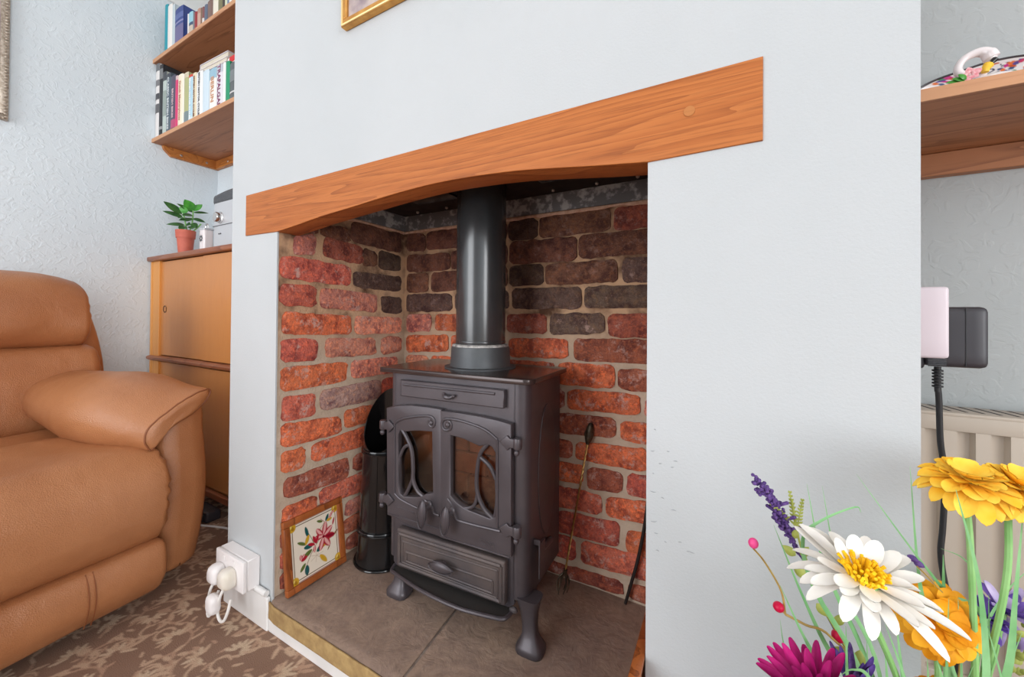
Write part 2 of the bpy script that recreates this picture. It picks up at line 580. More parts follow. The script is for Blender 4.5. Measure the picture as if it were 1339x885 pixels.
    def text(s, txt, size, depth, mat, align='CENTER', bold=0.0):
        cu = bpy.data.curves.new('lettering', 'FONT')
        cu.body = txt
        cu.size = size
        cu.extrude = depth
        cu.offset = bold
        cu.resolution_u = 2
        cu.align_x = align
        cu.align_y = 'CENTER'
        o = bpy.data.objects.new('lettering', cu)
        col.objects.link(o)
        dg = bpy.context.evaluated_depsgraph_get()
        dg.update()
        me = bpy.data.meshes.new_from_object(o.evaluated_get(dg))
        s.add([v.co.copy() for v in me.vertices], [tuple(p.vertices) for p in me.polygons], mat)
        bpy.data.objects.remove(o)
        bpy.data.curves.remove(cu)
        bpy.data.meshes.remove(me)
        return s
    def obj(s, name, m, parent=None, smooth=40, fix=True, off=None):
        me = bpy.data.meshes.new(name)
        me.from_pydata([tuple(q) for q in s.v], [], s.f)
        if fix:
            bm = bmesh.new()
            bm.from_mesh(me)
            bmesh.ops.remove_doubles(bm, verts=bm.verts[:], dist=1e-6)
            bmesh.ops.recalc_face_normals(bm, faces=bm.faces[:])
            bm.to_mesh(me)
            bm.free()
        me.materials.append(m)
        if smooth:
            me.polygons.foreach_set('use_smooth', [True] * len(me.polygons))
            me.set_sharp_from_angle(angle=R(smooth))
        o = bpy.data.objects.new(name, me)
        if parent is None:
            # the origin goes to the middle of the thing's base
            co = np.array([v.co for v in me.vertices])
            lo, hi = co.min(0), co.max(0)
            base = Vector(((lo[0] + hi[0]) / 2, (lo[1] + hi[1]) / 2, lo[2]))
            me.transform(Matrix.Translation(-base))
            o.location = base
        else:
            o.parent = parent
            if off is None:
                off = parent.get('_off')
                if off is None and parent.parent is not None:
                    off = parent.parent.get('_off')
            if off is not None:
                me.transform(Matrix.Translation(-Vector(off)))
        col.objects.link(o)
        return o

def tag(o, label=None, cat=None, group=None, kind=None):
    if label: o['label'] = label
    if cat: o['category'] = cat
    if group: o['group'] = group
    if kind: o['kind'] = kind
    return o

def thing(name, label, cat, loc=(0, 0, 0), rotz=0.0, group=None):
    """Empty at the thing's base; parts are written in the thing's own frame"""
    o = bpy.data.objects.new(name, None)
    o.empty_display_size = 0.05
    o.location = loc
    o.rotation_euler = (0, 0, rotz)
    col.objects.link(o)
    return tag(o, label, cat, group)

def wthing(name, label, cat, loc, group=None):
    """the same, but its parts are written in room coordinates"""
    o = thing(name, label, cat, loc, 0, group)
    o['_off'] = list(loc)
    return o

def struct(g, name, m, smooth=0):
    return tag(g.obj(name, m, None, smooth), kind='structure')

def kids(o):
    return [c for c in bpy.data.objects if c.parent == o]

def copy_tree(o, loc=None, label=None):
    c = o.copy()
    col.objects.link(c)
    if loc is not None: c.location = loc
    if label: c['label'] = label
    for ch in kids(o):
        d = ch.copy()
        col.objects.link(d)
        d.parent = c
        for g in kids(ch):
            e = g.copy()
            col.objects.link(e)
            e.parent = d
    return c

def painted_grid(name, m, P0, eu, ev, nu, nv, colors, parent=None, hfn=None):
    """flat sheet with a colour per vertex: the printed pattern of a tile, a plate, a carpet"""
    P0, eu, ev = np.array(P0, float), np.array(eu, float), np.array(ev, float)
    U, V = np.meshgrid(np.linspace(0, 1, nu), np.linspace(0, 1, nv))
    pts = P0 + U[..., None] * eu + V[..., None] * ev
    if hfn is not None:
        pts = hfn(pts, U, V)
    pts = pts.reshape(-1, 3)
    ids = np.arange(nu * nv).reshape(nv, nu)
    q = np.stack([ids[:-1, :-1], ids[:-1, 1:], ids[1:, 1:], ids[1:, :-1]], -1).reshape(-1, 4)
    if parent is not None:
        base = parent if parent.get('_off') is not None else parent.parent
        if base is not None and base.get('_off') is not None:
            pts = pts - np.array(list(base['_off']))
    me = bpy.data.meshes.new(name)
    me.vertices.add(len(pts))
    me.vertices.foreach_set('co', pts.ravel())
    me.loops.add(q.size)
    me.loops.foreach_set('vertex_index', q.ravel())
    me.polygons.add(len(q))
    me.polygons.foreach_set('loop_start', np.arange(0, q.size, 4))
    me.update(calc_edges=True)
    ca = me.color_attributes.new('Col', 'FLOAT_COLOR', 'POINT')
    ca.data.foreach_set('color', np.concatenate([colors.reshape(-1, 3), np.ones((nu * nv, 1))], 1).astype(np.float32).ravel())
    me.materials.append(m)
    me.polygons.foreach_set('use_smooth', [True] * len(me.polygons))
    o = bpy.data.objects.new(name, me)
    col.objects.link(o)
    if parent is not None:
        o.parent = parent
    return o

def paint_ellipse(C, U, V, cx, cy, a, b, ang, c, soft=0.12):
    dx, dy = U - cx, V - cy
    x = (dx * math.cos(ang) + dy * math.sin(ang)) / a
    y = (-dx * math.sin(ang) + dy * math.cos(ang)) / b
    w = np.clip((1 - np.sqrt(x * x + y * y)) / soft, 0, 1)[..., None]
    C[:] = C * (1 - w) + np.array(c[:3]) * w

def paint_petal(C, U, V, x0, y0, length, width, ang, c, c2=None):
    dx, dy = U - x0, V - y0
    t = (dx * math.cos(ang) + dy * math.sin(ang)) / length
    y = (-dx * math.sin(ang) + dy * math.cos(ang))
    w = width * np.sqrt(np.clip(np.sin(np.clip(t, 0, 1) * PI), 0, 1))
    m = np.clip((w - np.abs(y)) / (0.25 * width), 0, 1)
    m[(t < 0) | (t > 1)] = 0
    m = m[..., None]
    cc = np.array(c[:3])
    if c2 is not None:
        k = np.clip((0.55 - np.abs(y) / (w + 1e-6)) * 4, 0, 1)[..., None]
        cc = cc * (1 - k) + np.array(c2[:3]) * k
    C[:] = C * (1 - m) + cc * m

def paint_line(C, U, V, pts, w, c):
    d = np.full(U.shape, 9.0)
    for (x0, y0), (x1, y1) in zip(pts[:-1], pts[1:]):
        ex, ey = x1 - x0, y1 - y0
        t = np.clip(((U - x0) * ex + (V - y0) * ey) / (ex * ex + ey * ey + 1e-12), 0, 1)
        d = np.minimum(d, np.hypot(U - x0 - t * ex, V - y0 - t * ey))
    m = np.clip((w - d) / (0.4 * w), 0, 1)[..., None]
    C[:] = C * (1 - m) + np.array(c[:3]) * m

# ------------------------------------------------------------------ the room
XL, XR, YB, YR, ZC = -2.443, 2.6, 0.50, -2.9, 2.42
BL, BR = -1.207, 0.169          # chimney breast
OL, OR = -0.990, -0.103         # fireplace opening
HZ = 0.077                      # top of the hearth

def carpet():
    x0, x1, y0, y1 = XL, XR, YR, YB
    gx0, gx1, gy0, gy1 = -2.05, 0.3, -0.75, 0.27
    nu, nv = int((gx1 - gx0) / 0.0034), int((gy1 - gy0) / 0.0034)
    U, V = np.meshgrid(np.linspace(gx0, gx1, nu), np.linspace(gy0, gy1, nv))
    brown = np.array(lin(152, 118, 98)[:3])
    C = np.ones((nv, nu, 3)) * brown
    rnd = random.Random(11)
    beige = lin(208, 174, 146)
    pale = lin(216, 188, 160)
    rose = lin(194, 156, 130)
    step = 0.125
    def local(cx, cy, r):
        i0, i1 = np.searchsorted(U[0], [cx - r, cx + r])
        j0, j1 = np.searchsorted(V[:, 0], [cy - r, cy + r])
        return slice(j0, j1), slice(i0, i1)
    gy = gy0
    row = 0
    while gy < gy1:
        gx = gx0 + (0.5 * step if row % 2 else 0)
        while gx < gx1:
            cx, cy = gx + rnd.uniform(-.02, .02), gy + rnd.uniform(-.02, .02)
            sl = local(cx, cy, 0.17)
            if sl[0].stop - sl[0].start > 2 and sl[1].stop - sl[1].start > 2:
                c, u, v = C[sl], U[sl], V[sl]
                a0 = rnd.uniform(0, 2 * PI)
                # scrolling stem
                sw = rnd.choice((-1, 1))
                pts = [(cx + math.cos(a0 + sw * t * 2.6) * (0.022 + 0.038 * t), cy + math.sin(a0 + sw * t * 2.6) * (0.022 + 0.038 * t)) for t in np.linspace(0, 1, 12)]
                paint_line(c, u, v, pts, 0.0034, rose)
                # leaves along it
                for t in np.linspace(0.1, 1, 7):
                    i = int(t * 11)
                    px, py = pts[i]
                    ang = a0 + sw * t * 2.6 + rnd.uniform(-.5, .5) + rnd.choice((0, 1.2, -1.2))
                    paint_petal(c, u, v, px, py, rnd.uniform(.022, .036), rnd.uniform(.0042, .0066), ang, rnd.choice((beige, rose, beige)))
                # flower head of narrow petals
                b0 = a0 + PI * 0.5
                npet = rnd.randint(7, 9)
                for k in range(npet):
                    ang = b0 + (k / (npet - 1) - 0.5) * 3.6
                    paint_petal(c, u, v, cx + math.cos(ang) * .006, cy + math.sin(ang) * .006, rnd.uniform(.020, .034), .0052, ang, rnd.choice((pale, beige, pale)))
                # curl
                k0 = rnd.uniform(0, 6)
                q = (cx + rnd.uniform(-.08, .08), cy + rnd.uniform(-.08, .08))
                pts = [(q[0] + math.cos(k0 + t) * .019, q[1] + math.sin(k0 + t) * .019) for t in np.linspace(0, 4.2, 12)]
                paint_line(c, u, v, pts, 0.0038, beige)
                for _ in range(4):
                    paint_petal(c, u, v, cx + rnd.uniform(-.09, .09), cy + rnd.uniform(-.09, .09), rnd.uniform(.016, .030), .0042, rnd.uniform(0, 6.3), rnd.choice((beige, rose)))
            gx += step
        gy += step * 0.62
        row += 1
    o = painted_grid('floor', M_carpet, (gx0, gy0, 0), (gx1 - gx0, 0, 0), (0, gy1 - gy0, 0), nu, nv, C)
    # the carpet goes on around this piece to the walls
    me = o.data
    bm = bmesh.new()
    bm.from_mesh(me)
    lay = bm.verts.layers.float_color['Col']
    def quad(ax, ay, bx, by):
        vs = [bm.verts.new((x, y, 0)) for x, y in ((ax, ay), (bx, ay), (bx, by), (ax, by))]
        for q in vs:
            q[lay] = (*lin(168, 134, 112)[:3], 1)
        bm.faces.new(vs)
    quad(x0, y0, x1, gy0); quad(x0, gy1, x1, y1); quad(x0, gy0, gx0, gy1); quad(gx1, gy0, x1, gy1)
    bm.to_mesh(me)
    bm.free()
    return tag(o, kind='structure')
carpet()

struct(G().box((XL - .1, YR - .1, ZC), (XR + .1, YB + .1, ZC + .1)), 'ceiling', M_ceil)
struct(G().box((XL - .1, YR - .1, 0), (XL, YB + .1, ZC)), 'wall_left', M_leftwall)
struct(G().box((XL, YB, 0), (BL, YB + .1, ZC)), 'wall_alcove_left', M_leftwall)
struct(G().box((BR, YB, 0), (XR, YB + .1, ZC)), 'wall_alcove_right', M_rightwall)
# walls with the two windows behind the camera
struct(G().box((XL, YR - .1, 0), (XR, YR, 0.1)).box((XL, YR - .1, 2.15), (XR, YR, ZC)).box((XL, YR - .1, .1), (-2.35, YR, 2.15)).box((-.65, YR - .1, .1), (XR, YR, 2.15)), 'wall_rear', M_leftwall)
struct(G().box((XR, YR - .1, 0), (XR + .1, YB + .1, .2)).box((XR, YR - .1, 2.05), (XR + .1, YB + .1, ZC)).box((XR, YR - .1, .2), (XR + .1, -2.62, 2.05)).box((XR, -.88, .2), (XR + .1, YB + .1, 2.05)), 'wall_right', M_leftwall)
def window(name, a, b, z0, z1, at, axis):
    g = G()
    def bx(u0, u1, w0, w1, d0=-.04, d1=.03):
        if axis == 'y':
            g.box((u0, at - .05 + d0, w0), (u1, at - .05 + d1, w1), .004, 1)
        else:
            g.box((at + .05 - d1, u0, w0), (at + .05 - d0, u1, w1), .004, 1)
    bx(a, b, z0, z0 + .05); bx(a, b, z1 - .05, z1); bx(a, a + .05, z0, z1); bx(b - .05, b, z0, z1)
    bx((a + b) / 2 - .025, (a + b) / 2 + .025, z0, z1)
    o = struct(g, name, M_white)
    gp = G()
    if axis == 'y':
        gp.box((a, at - .058, z0), (b, at - .052, z1))
    else:
        gp.box((at + .052, a, z0), (at + .058, b, z1))
    k = bpy.data.materials.get('window_glass')
    if not k:
        t = NT('window_glass')
        t.color((0.95, 0.98, 1, 1)); t.set(0.02)
        t.b.inputs['Transmission Weight'].default_value = 1.0
        k = t.m
    p = gp.obj('pane', k, o, 0, off=o.location)
    return o
window('window_1', -2.35, -.65, .1, 2.15, YR, 'y')
window('window_2', -2.62, -.88, .2, 2.05, XR, 'x')

# chimney breast: plaster skin with the opening and the seat of the lintel cut out, and its two returns
LX0, LX1 = -1.1325, 0.0305
g = G()
poly = [(BL, 0), (OL, 0), (OL, .990), (LX0, .990), (LX0, 1.0975), (LX1, 1.0985), (LX1, .9965), (OR, .9965), (OR, 0), (BR, 0), (BR, ZC), (BL, ZC)]
g.curve([poly], 0.004, 0.0, Matrix(((1, 0, 0, 0), (0, 0, 1, .002), (0, 1, 0, 0), (0, 0, 0, 1))))
g.box((BL, .004, 0), (BL + .03, YB, ZC)).box((BR - .03, .004, 0), (BR, YB, ZC))
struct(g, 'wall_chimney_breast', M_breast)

# coving round the ceiling of the left alcove and along the left wall
g = G()
cov = [(0, -.09), (.012, -.09), (.03, -.062), (.062, -.03), (.09, -.012), (.09, 0), (0, 0)]
g.loft([[(XL + a, y, ZC + b) for a, b in cov] for y in (YR, YB)])
g.loft([[(x, YB - a, ZC + b) for a, b in cov] for x in (XL, BL)])
struct(g, 'trim_1', M_ceil, 0)
g = G()
rnd = random.Random(61)
for x, z in ((-.095, .60), (-.085, .585), (-.066, .592), (-.070, .583), (-.094, .545), (-.082, .54), (-.068, .527), (-.093, .505), (-.090, .49), (-.078, .482), (-.088, .468), (-.05, .478), (-.046, .4775), (-.092, .63), (-.075, .603), (-.094, .57), (-.06, .487)):
    L_ = rnd.uniform(.0012, .0042)
    g.tube([(x - L_, .0001, z + rnd.uniform(-.001, .001)), (x, .0001, z), (x + L_, .0001, z + rnd.uniform(-.0015, .0015))], .0006, 5, 6, lambda q: .4 + .9 * math.sin(PI * q))
tag(g.obj('scuff_marks', simple('grey_scuff', lin(158, 162, 165), .8), bpy.data.objects['wall_chimney_breast'], 0, off=bpy.data.objects['wall_chimney_breast'].location), kind='stuff')
g = G()
g.box((BL, -.010, 0), (OL - .006, .0, .083), .003, 1).box((OL - .006, -.006, 0), (OR, .0, .034), .002, 1).box((OR, -.010, 0), (BR, 0, .083), .003, 1)
struct(g, 'baseboard_front', M_white)
# white pipe lying on the skirting, from the socket to the hearth
g = G().tube([(-1.05, -.008, .091), (OL - .012, -.008, .091)], .0075, 10)
struct(g, 'trim_2', M_white, 40)

# ------------------------------------------------------------------ brick recess
wl = struct(G().box((OL - .05, .0045, .030), (OL - .0045, .48, 1.135)), 'wall_recess_left', M_mortar)
wb = struct(G().box((OL - .0045, .4395, .030), (OR + .0045, .49, 1.135)), 'wall_recess_back', M_mortar)
wr = struct(G().box((OR + .0045, .0045, .030), (OR + .05, .48, 1.135)), 'wall_recess_right', M_mortar)

PAL = {'R': (200, 106, 88), 'O': (220, 120, 82), 'P': (208, 136, 118), 'V': (182, 144, 136), 'D': (112, 90, 80),
       'B': (140, 94, 76), 'M': (170, 98, 78), 'K': (230, 154, 126)}
brick_count = 0
def brick(wall, side, h0, h1, zl0, zl1, zr0, zr1, code, soot=0.0):
    """one brick: rounded, uneven face a few millimetres proud of its mortar.
    side: 'L' wall x = OL looking +x, 'B' wall y = .435 looking -y, 'R' wall x = OR looking -x"""
    global brick_count
    h0, h1, zl0, zl1, zr0, zr1 = h0 - .0016, h1 + .0016, zl0 - .0018, zl1 + .0018, zr0 - .0018, zr1 + .0018
    brick_count += 1
    seed = brick_count * 3.7
    L = h1 - h0
    nx, nz = max(5, int(L / .011)), 6
    proud = random.uniform(.0012, .0045)
    V, F = [], []
    for j in range(nz + 1):
        for i in range(nx + 1):
            s, t = i / nx, j / nz
            u, w = 2 * s - 1, 2 * t - 1
            zc = (zl0 + (zl1 - zl0) * t) * (1 - s) + (zr0 + (zr1 - zr0) * t) * s
            h = h0 + L * s
            edge = max(abs(u) ** (L / .010), abs(w) ** 9)
            cr = (abs(u) ** (L / .012)) * abs(w) ** 6
            nv = noise.noise(Vector((h * 40 + seed, zc * 40, seed)))
            nf = noise.noise(Vector((h * 120 + seed, zc * 120, seed)))
            h += (-u * .005 * cr) + (nv * .0036 + nf * .0016) * (abs(u) > .98)
            zc += (-w * .004 * cr) + (nv * .0036 + nf * .0018) * (abs(w) > .98)
            d = proud + nv * .0018 + nf * .0018 - edge * (proud + .0015) * .9
            V.append((h, zc, d))
    W = nx + 1
    for j in range(nz):
        for i in range(nx):
            F.append((j * W + i, j * W + i + 1, (j + 1) * W + i + 1, (j + 1) * W + i))
    # sides run back into the mortar
    ring = [i for i in range(W)] + [j * W + nx for j in range(1, nz + 1)] + [nz * W + i for i in range(nx - 1, -1, -1)] + [j * W for j in range(nz - 1, 0, -1)]
    n0 = len(V)
    for r in ring:
        V.append((V[r][0], V[r][1], -.012))
    m = len(ring)
    for a in range(m):
        b = (a + 1) % m
        F.append((ring[b], ring[a], n0 + a, n0 + b))
    F.append(tuple(n0 + a for a in range(m)))
    if side == 'L':
        P = [(OL + d, h, z) for h, z, d in V]
    elif side == 'B':
        P = [(h, .435 - d, z) for h, z, d in V]
    else:
        P = [(OR - d, h, z) for h, z, d in V]
    cx, cy, cz = np.mean(P, 0)
    me = bpy.data.meshes.new('brick')
    me.from_pydata([(x - cx, y - cy, z - cz) for x, y, z in P], [], F)
    bm = bmesh.new(); bm.from_mesh(me); bmesh.ops.recalc_face_normals(bm, faces=bm.faces[:]); bm.to_mesh(me); bm.free()
    me.polygons.foreach_set('use_smooth', [True] * len(me.polygons))
    me.set_sharp_from_angle(angle=R(55))
    me.materials.append(M_brick)
    o = bpy.data.objects.new('brick', me)
    col.objects.link(o)
    o.parent = wall
    o.location = Vector((cx, cy, cz)) - wall.location
    c = lin(*PAL[code])
    j = random.uniform(.88, 1.12)
    o.color = (c[0] * j, c[1] * j * random.uniform(.92, 1.08), c[2] * j, soot)

BRL = [  # left reveal: y0 y1, z at the left end, z at the right end, colour, soot
 (.120, .213, 1.000, 1.031, .996, 1.037, 'B', .35), (.218, .419, 1.002, 1.059, .995, 1.060, 'B', .8), (.02, .108, 1.004, 1.045, 1.0, 1.04, 'B', .4),
 (.045, .103, .939, .988, .943, .999, 'P', .15), (.130, .260, .944, .999, .938, .988, 'M', .35), (.263, .314, .935, .989, .937, .980, 'B', .65), (.324, .418, .931, .990, .933, .983, 'D', .85),
 (.011, .216, .875, .930, .869, .926, 'R', 0), (.229, .418, .868, .913, .864, .912, 'D', .55),
 (.012, .106, .807, .860, .804, .858, 'R', 0), (.123, .317, .802, .857, .792, .845, 'P', .05), (.337, .422, .792, .846, .788, .840, 'D', .5),
 (.018, .220, .732, .788, .725, .778, 'O', 0), (.236, .421, .725, .778, .723, .773, 'K', 0),
 (.015, .110, .662, .719, .657, .714, 'R', 0), (.140, .314, .663, .715, .656, .707, 'P', .1), (.339, .424, .654, .710, .660, .710, 'P', 0),
 (.016, .208, .586, .646, .589, .642, 'O', 0), (.225, .404, .591, .643, .590, .642, 'K', 0),
 (.019, .108, .512, .572, .508, .566, 'R', 0), (.125, .335, .515, .571, .516, .574, 'V', 0), (.343, .42, .518, .573, .522, .573, 'R', 0),
 (.018, .190, .444, .503, .440, .486, 'O', 0), (.203, .313, .449, .500, .449, .499, 'O', 0), (.325, .42, .45, .5, .45, .5, 'O', 0),
 (.019, .082, .378, .433, .379, .429, 'O', 0), (.101, .299, .383, .429, .379, .436, 'O', 0), (.315, .42, .38, .432, .38, .432, 'R', 0),
 (.026, .216, .311, .359, .301, .360, 'M', 0), (.236, .326, .314, .357, .305, .356, 'M', .1), (.34, .42, .31, .358, .31, .358, 'R', 0),
 (.023, .115, .250, .290, .249, .288, 'O', 0), (.127, .290, .254, .296, .239, .299, 'R', 0), (.305, .42, .25, .297, .25, .297, 'O', 0),
 (.02, .198, .188, .23, .188, .23, 'M', 0), (.211, .283, .188, .228, .183, .231, 'P', 0), (.3, .42, .185, .23, .185, .23, 'R', 0),
 (.02, .1, .135, .178, .135, .178, 'R', 0), (.112, .19, .135, .178, .135, .178, 'O', 0), (.202, .280, .140, .179, .132, .179, 'M', 0), (.295, .42, .135, .178, .135, .178, 'R', 0),
 (.02, .2, .084, .124, .084, .124, 'M', 0), (.215, .42, .084, .124, .084, .124, 'M', 0)]
for a in BRL:
    brick(wl, 'L', *a)
BRB = [
 (-.980, -.901, 1.004, 1.058, .998, 1.057, 'B', .6), (-.893, -.690, 1.000, 1.060, 1.0, 1.058, 'B', .72), (-.680, -.586, 1.004, 1.060, 1.004, 1.060, 'B', .7), (-.577, -.485, 1.005, 1.060, 1.004, 1.060, 'D', .85), (-.476, -.276, 1.004, 1.062, 1.005, 1.060, 'B', .62), (-.265, -.112, 1.005, 1.059, 1.003, 1.061, 'M', .42),
 (-.980, -.796, .932, .988, .930, .983, 'B', .65), (-.788, -.582, .932, .990, .934, .994, 'B', .7), (-.572, -.369, .936, .997, .933, .997, 'B', .6), (-.359, -.112, .938, .998, .940, .997, 'B', .55),
 (-.980, -.885, .861, .922, .862, .923, 'B', .6), (-.870, -.668, .862, .923, .866, .925, 'B', .75), (-.66, -.582, .868, .927, .868, .927, 'B', .7), (-.572, -.464, .870, .928, .872, .928, 'D', .75), (-.455, -.258, .872, .928, .871, .928, 'B', .62), (-.242, -.112, .870, .930, .868, .929, 'D', .35),
 (-.980, -.786, .795, .854, .799, .852, 'D', .55), (-.772, -.576, .799, .853, .803, .858, 'D', .6), (-.562, -.353, .804, .861, .805, .861, 'D', .62), (-.342, -.112, .806, .861, .805, .858, 'D', .45),
 (-.979, -.872, .725, .782, .732, .786, 'P', .05), (-.852, -.66, .733, .784, .736, .786, 'O', .35), (-.645, -.592, .735, .786, .735, .786, 'M', .3), (-.579, -.454, .735, .787, .734, .788, 'M', .35), (-.441, -.291, .732, .788, .740, .791, 'D', .15), (-.278, -.112, .732, .789, .735, .789, 'M', .25),
 (-.979, -.800, .656, .711, .668, .720, 'O', 0), (-.785, -.59, .671, .720, .672, .720, 'O', .1), (-.573, -.391, .664, .716, .670, .721, 'O', .05), (-.371, -.112, .665, .722, .671, .727, 'M', .2),
 (-.979, -.882, .59, .645, .593, .646, 'K', 0), (-.868, -.66, .593, .648, .595, .65, 'O', 0), (-.646, -.43, .595, .652, .597, .654, 'O', .05), (-.416, -.263, .597, .656, .601, .657, 'O', .02), (-.253, -.112, .600, .651, .601, .653, 'M', .05),
 (-.979, -.79, .53, .58, .53, .58, 'O', 0), (-.775, -.57, .53, .58, .532, .582, 'R', 0), (-.555, -.4, .53, .58, .533, .583, 'M', 0), (-.388, -.200, .534, .584, .541, .590, 'O', .04), (-.186, -.112, .537, .583, .537, .584, 'P', 0),
 (-.979, -.88, .46, .51, .46, .51, 'O', 0), (-.865, -.66, .46, .51, .462, .512, 'R', 0), (-.645, -.47, .462, .514, .464, .516, 'O', 0), (-.455, -.261, .464, .517, .475, .523, 'M', .08), (-.245, -.112, .473, .519, .473, .521, 'O', 0),
 (-.979, -.78, .4, .445, .4, .445, 'O', 0), (-.765, -.56, .4, .445, .4, .447, 'R', 0), (-.545, -.376, .4, .446, .402, .448, 'M', 0), (-.364, -.184, .404, .447, .404, .460, 'O', .12), (-.168, -.112, .404, .455, .404, .455, 'R', 0),
 (-.979, -.88, .335, .383, .335, .383, 'M', 0), (-.865, -.66, .335, .384, .335, .384, 'R', 0), (-.645, -.44, .335, .384, .335, .384, 'R', 0), (-.425, -.346, .337, .383, .341, .390, 'O', 0), (-.331, -.243, .332, .386, .340, .390, 'M', .1), (-.228, -.112, .340, .391, .345, .394, 'R', .05),
 (-.979, -.78, .262, .318, .262, .318, 'M', 0), (-.765, -.5, .262, .318, .262, .319, 'R', 0), (-.485, -.296, .262, .318, .273, .321, 'R', 0), (-.281, -.112, .274, .321, .283, .335, 'O', 0),
 (-.979, -.7, .196, .25, .196, .252, 'M', 0), (-.685, -.43, .196, .252, .196, .252, 'R', 0), (-.415, -.249, .197, .254, .203, .263, 'R', 0), (-.229, -.112, .199, .252, .199, .257, 'O', 0),
 (-.979, -.62, .13, .186, .13, .186, 'M', .1), (-.605, -.365, .132, .187, .132, .188, 'R', 0), (-.347, -.112, .134, .190, .146, .200, 'R', 0),
 (-.979, -.52, .082, .118, .082, .118, 'M', .1), (-.505, -.24, .082, .11, .086, .116, 'M', .1), (-.225, -.112, .086, .12, .09, .124, 'M', .1)]
for a in BRB:
    brick(wb, 'B', *a)
for r in range(15):
    z0 = .084 + .0675 * r
    ys = [.018, .12, .325, .42] if r % 2 else [.018, .22, .42]
    for a, b in zip(ys[:-1], ys[1:]):
        brick(wr, 'R', a + .005, b - .008, z0, z0 + .054, z0, z0 + .054, random.choice('ROMRO') if r < 10 else 'B', 0 if r < 10 else .6)

struct(G().box((OL - .05, -.0 + .06, 1.150), (OR + .05, .49, 1.165)), 'recess_light_cap', M_mortar)  # unseen cap added to stop daylight leaking in around the flue
# steel register plate closing the recess, on galvanised angle strips
t = wthing('register_plate', 'sooty steel plate closing the top of the brick recess around the flue', 'plate', (-.55, .25, 1.118))
fcx, fcy = -.787 + .222 * math.cos(R(3.16)) - .135 * math.sin(R(3.16)), .1415 + .222 * math.sin(R(3.16)) + .135 * math.cos(R(3.16))
G().curve([[(OL + .001, .06), (OR - .001, .06), (OR - .001, .439), (OL + .001, .439)], [(fcx + .0644 * math.cos(k * PI / 16), fcy + .0644 * math.sin(k * PI / 16)) for k in range(32)]], .004, 0, Matrix.Translation((0, 0, 1.124))).obj('closing_plate', M_soot, t, 0)
for nm, lo, hi in (('angle_strip', (OL + .001, .4315, 1.071), (OR - .001, .4345, 1.121)), ('angle_strip', (OL + .001, .06, 1.071), (OL + .004, .431, 1.121)), ('angle_strip', (OR - .004, .06, 1.071), (OR - .001, .431, 1.121))):
    G().box(lo, hi).obj(nm, M_galv, t, 0)
for x in (-.83, -.42):
    G().box((x, .19, 1.116), (x + .15, .33, 1.1215)).obj('hatch', M_blackenamel, t, 0)
for x in (-.9, -.78, -.66, -.42, -.3, -.2):
    G().ball((x, .40, 1.119), .005, 8, 6).obj('screw', M_steel, t)

M_bead = simple('pale_mortar', lin(222, 184, 160), 0.95, c2=lin(196, 150, 124), scale=60, bscale=160, bstr=.6, bdist=.002, world=True)
g = G().rbox((OL - .002, .4325, 1.0615), (OR + .002, .4405, 1.0705), (.001, .003, .003), (90, 5, 5), lambda q: Vector((q.x, q.y, q.z + noise.noise(Vector((q.x * 30, q.z * 40, 2))) * .004 * (q.z < 1.066))))
g.obj('mortar_bead', M_bead, wb, 60, off=wb.location)
g = G().rbox((OL - .0055, .012, 1.0615), (OL + .0020, .432, 1.0705), (.003, .001, .003), (5, 50, 5), lambda q: Vector((q.x, q.y, q.z + noise.noise(Vector((q.y * 30, q.z * 40, 2))) * .004 * (q.z < 1.066))))
g.obj('mortar_bead', M_bead, wl, 60, off=wl.location)

# ------------------------------------------------------------------ hearth
t = wthing('hearth', 'brown riven stone hearth slab under the stove with a sandy sawn front edge', 'hearth', (-.55, .2, .034))
def slab(poly, parts):
    # rounded slab with a gently riven top
    bm = bmesh.new()
    n = len(poly)
    top = [bm.verts.new((x, y, HZ)) for x, y in poly]
    bot = [bm.verts.new((x, y, .034)) for x, y in poly]
    bm.faces.new(top); bm.faces.new(list(reversed(bot)))
    for i in range(n):
        bm.faces.new((top[i], bot[i], bot[(i + 1) % n], top[(i + 1) % n]))
    return bm
def slab_grid(name, xfn0, xfn1, y0, y1, nx, ny):
    rows = []
    V, F = [], []
    for j in range(ny + 1):
        y = y0 + (y1 - y0) * j / ny
        for i in range(nx + 1):
            x = xfn0(y) + (xfn1(y) - xfn0(y)) * i / nx
            e = min(1.0, (y - y0) / .008) if y0 < 0 else 1
            z = HZ + (noise.noise(Vector((x * 9, y * 9, 3.1))) * .0016 + noise.noise(Vector((x * 30, y * 22, 8))) * .0008) - (1 - e) ** 2 * .004
            V.append((x, y, z))
    W = nx + 1
    for j in range(ny):
        for i in range(nx):
            F.append((j * W + i, j * W + i + 1, (j + 1) * W + i + 1, (j + 1) * W + i))
    ring = [i for i in range(W)] + [j * W + nx for j in range(1, ny + 1)] + [ny * W + i for i in range(nx - 1, -1, -1)] + [j * W for j in range(ny - 1, 0, -1)]
    n0 = len(V)
    V += [(V[r][0], V[r][1], .0345) for r in ring]
    m = len(ring)
    F += [(ring[b], ring[a], n0 + a, n0 + b) for a, b in zip(range(m), [(i + 1) % m for i in range(m)])]
    F.append(tuple(n0 + a for a in range(m)))
    return G().add(V, F).obj(name, M_stone, t, 50)
jx = lambda y: -.5565 - .104 * y
slab_grid('stone_slab', lambda y: OL - .0035 if y > .01 else OL - .004 + .010 * max(0, (.004 - y) / .012) ** 2, lambda y: jx(y) - .0035, -.008, .4385, 34, 36)
slab_grid('stone_slab', lambda y: jx(y) + .0035, lambda y: OR + .0035, -.008, .4385, 34, 36)
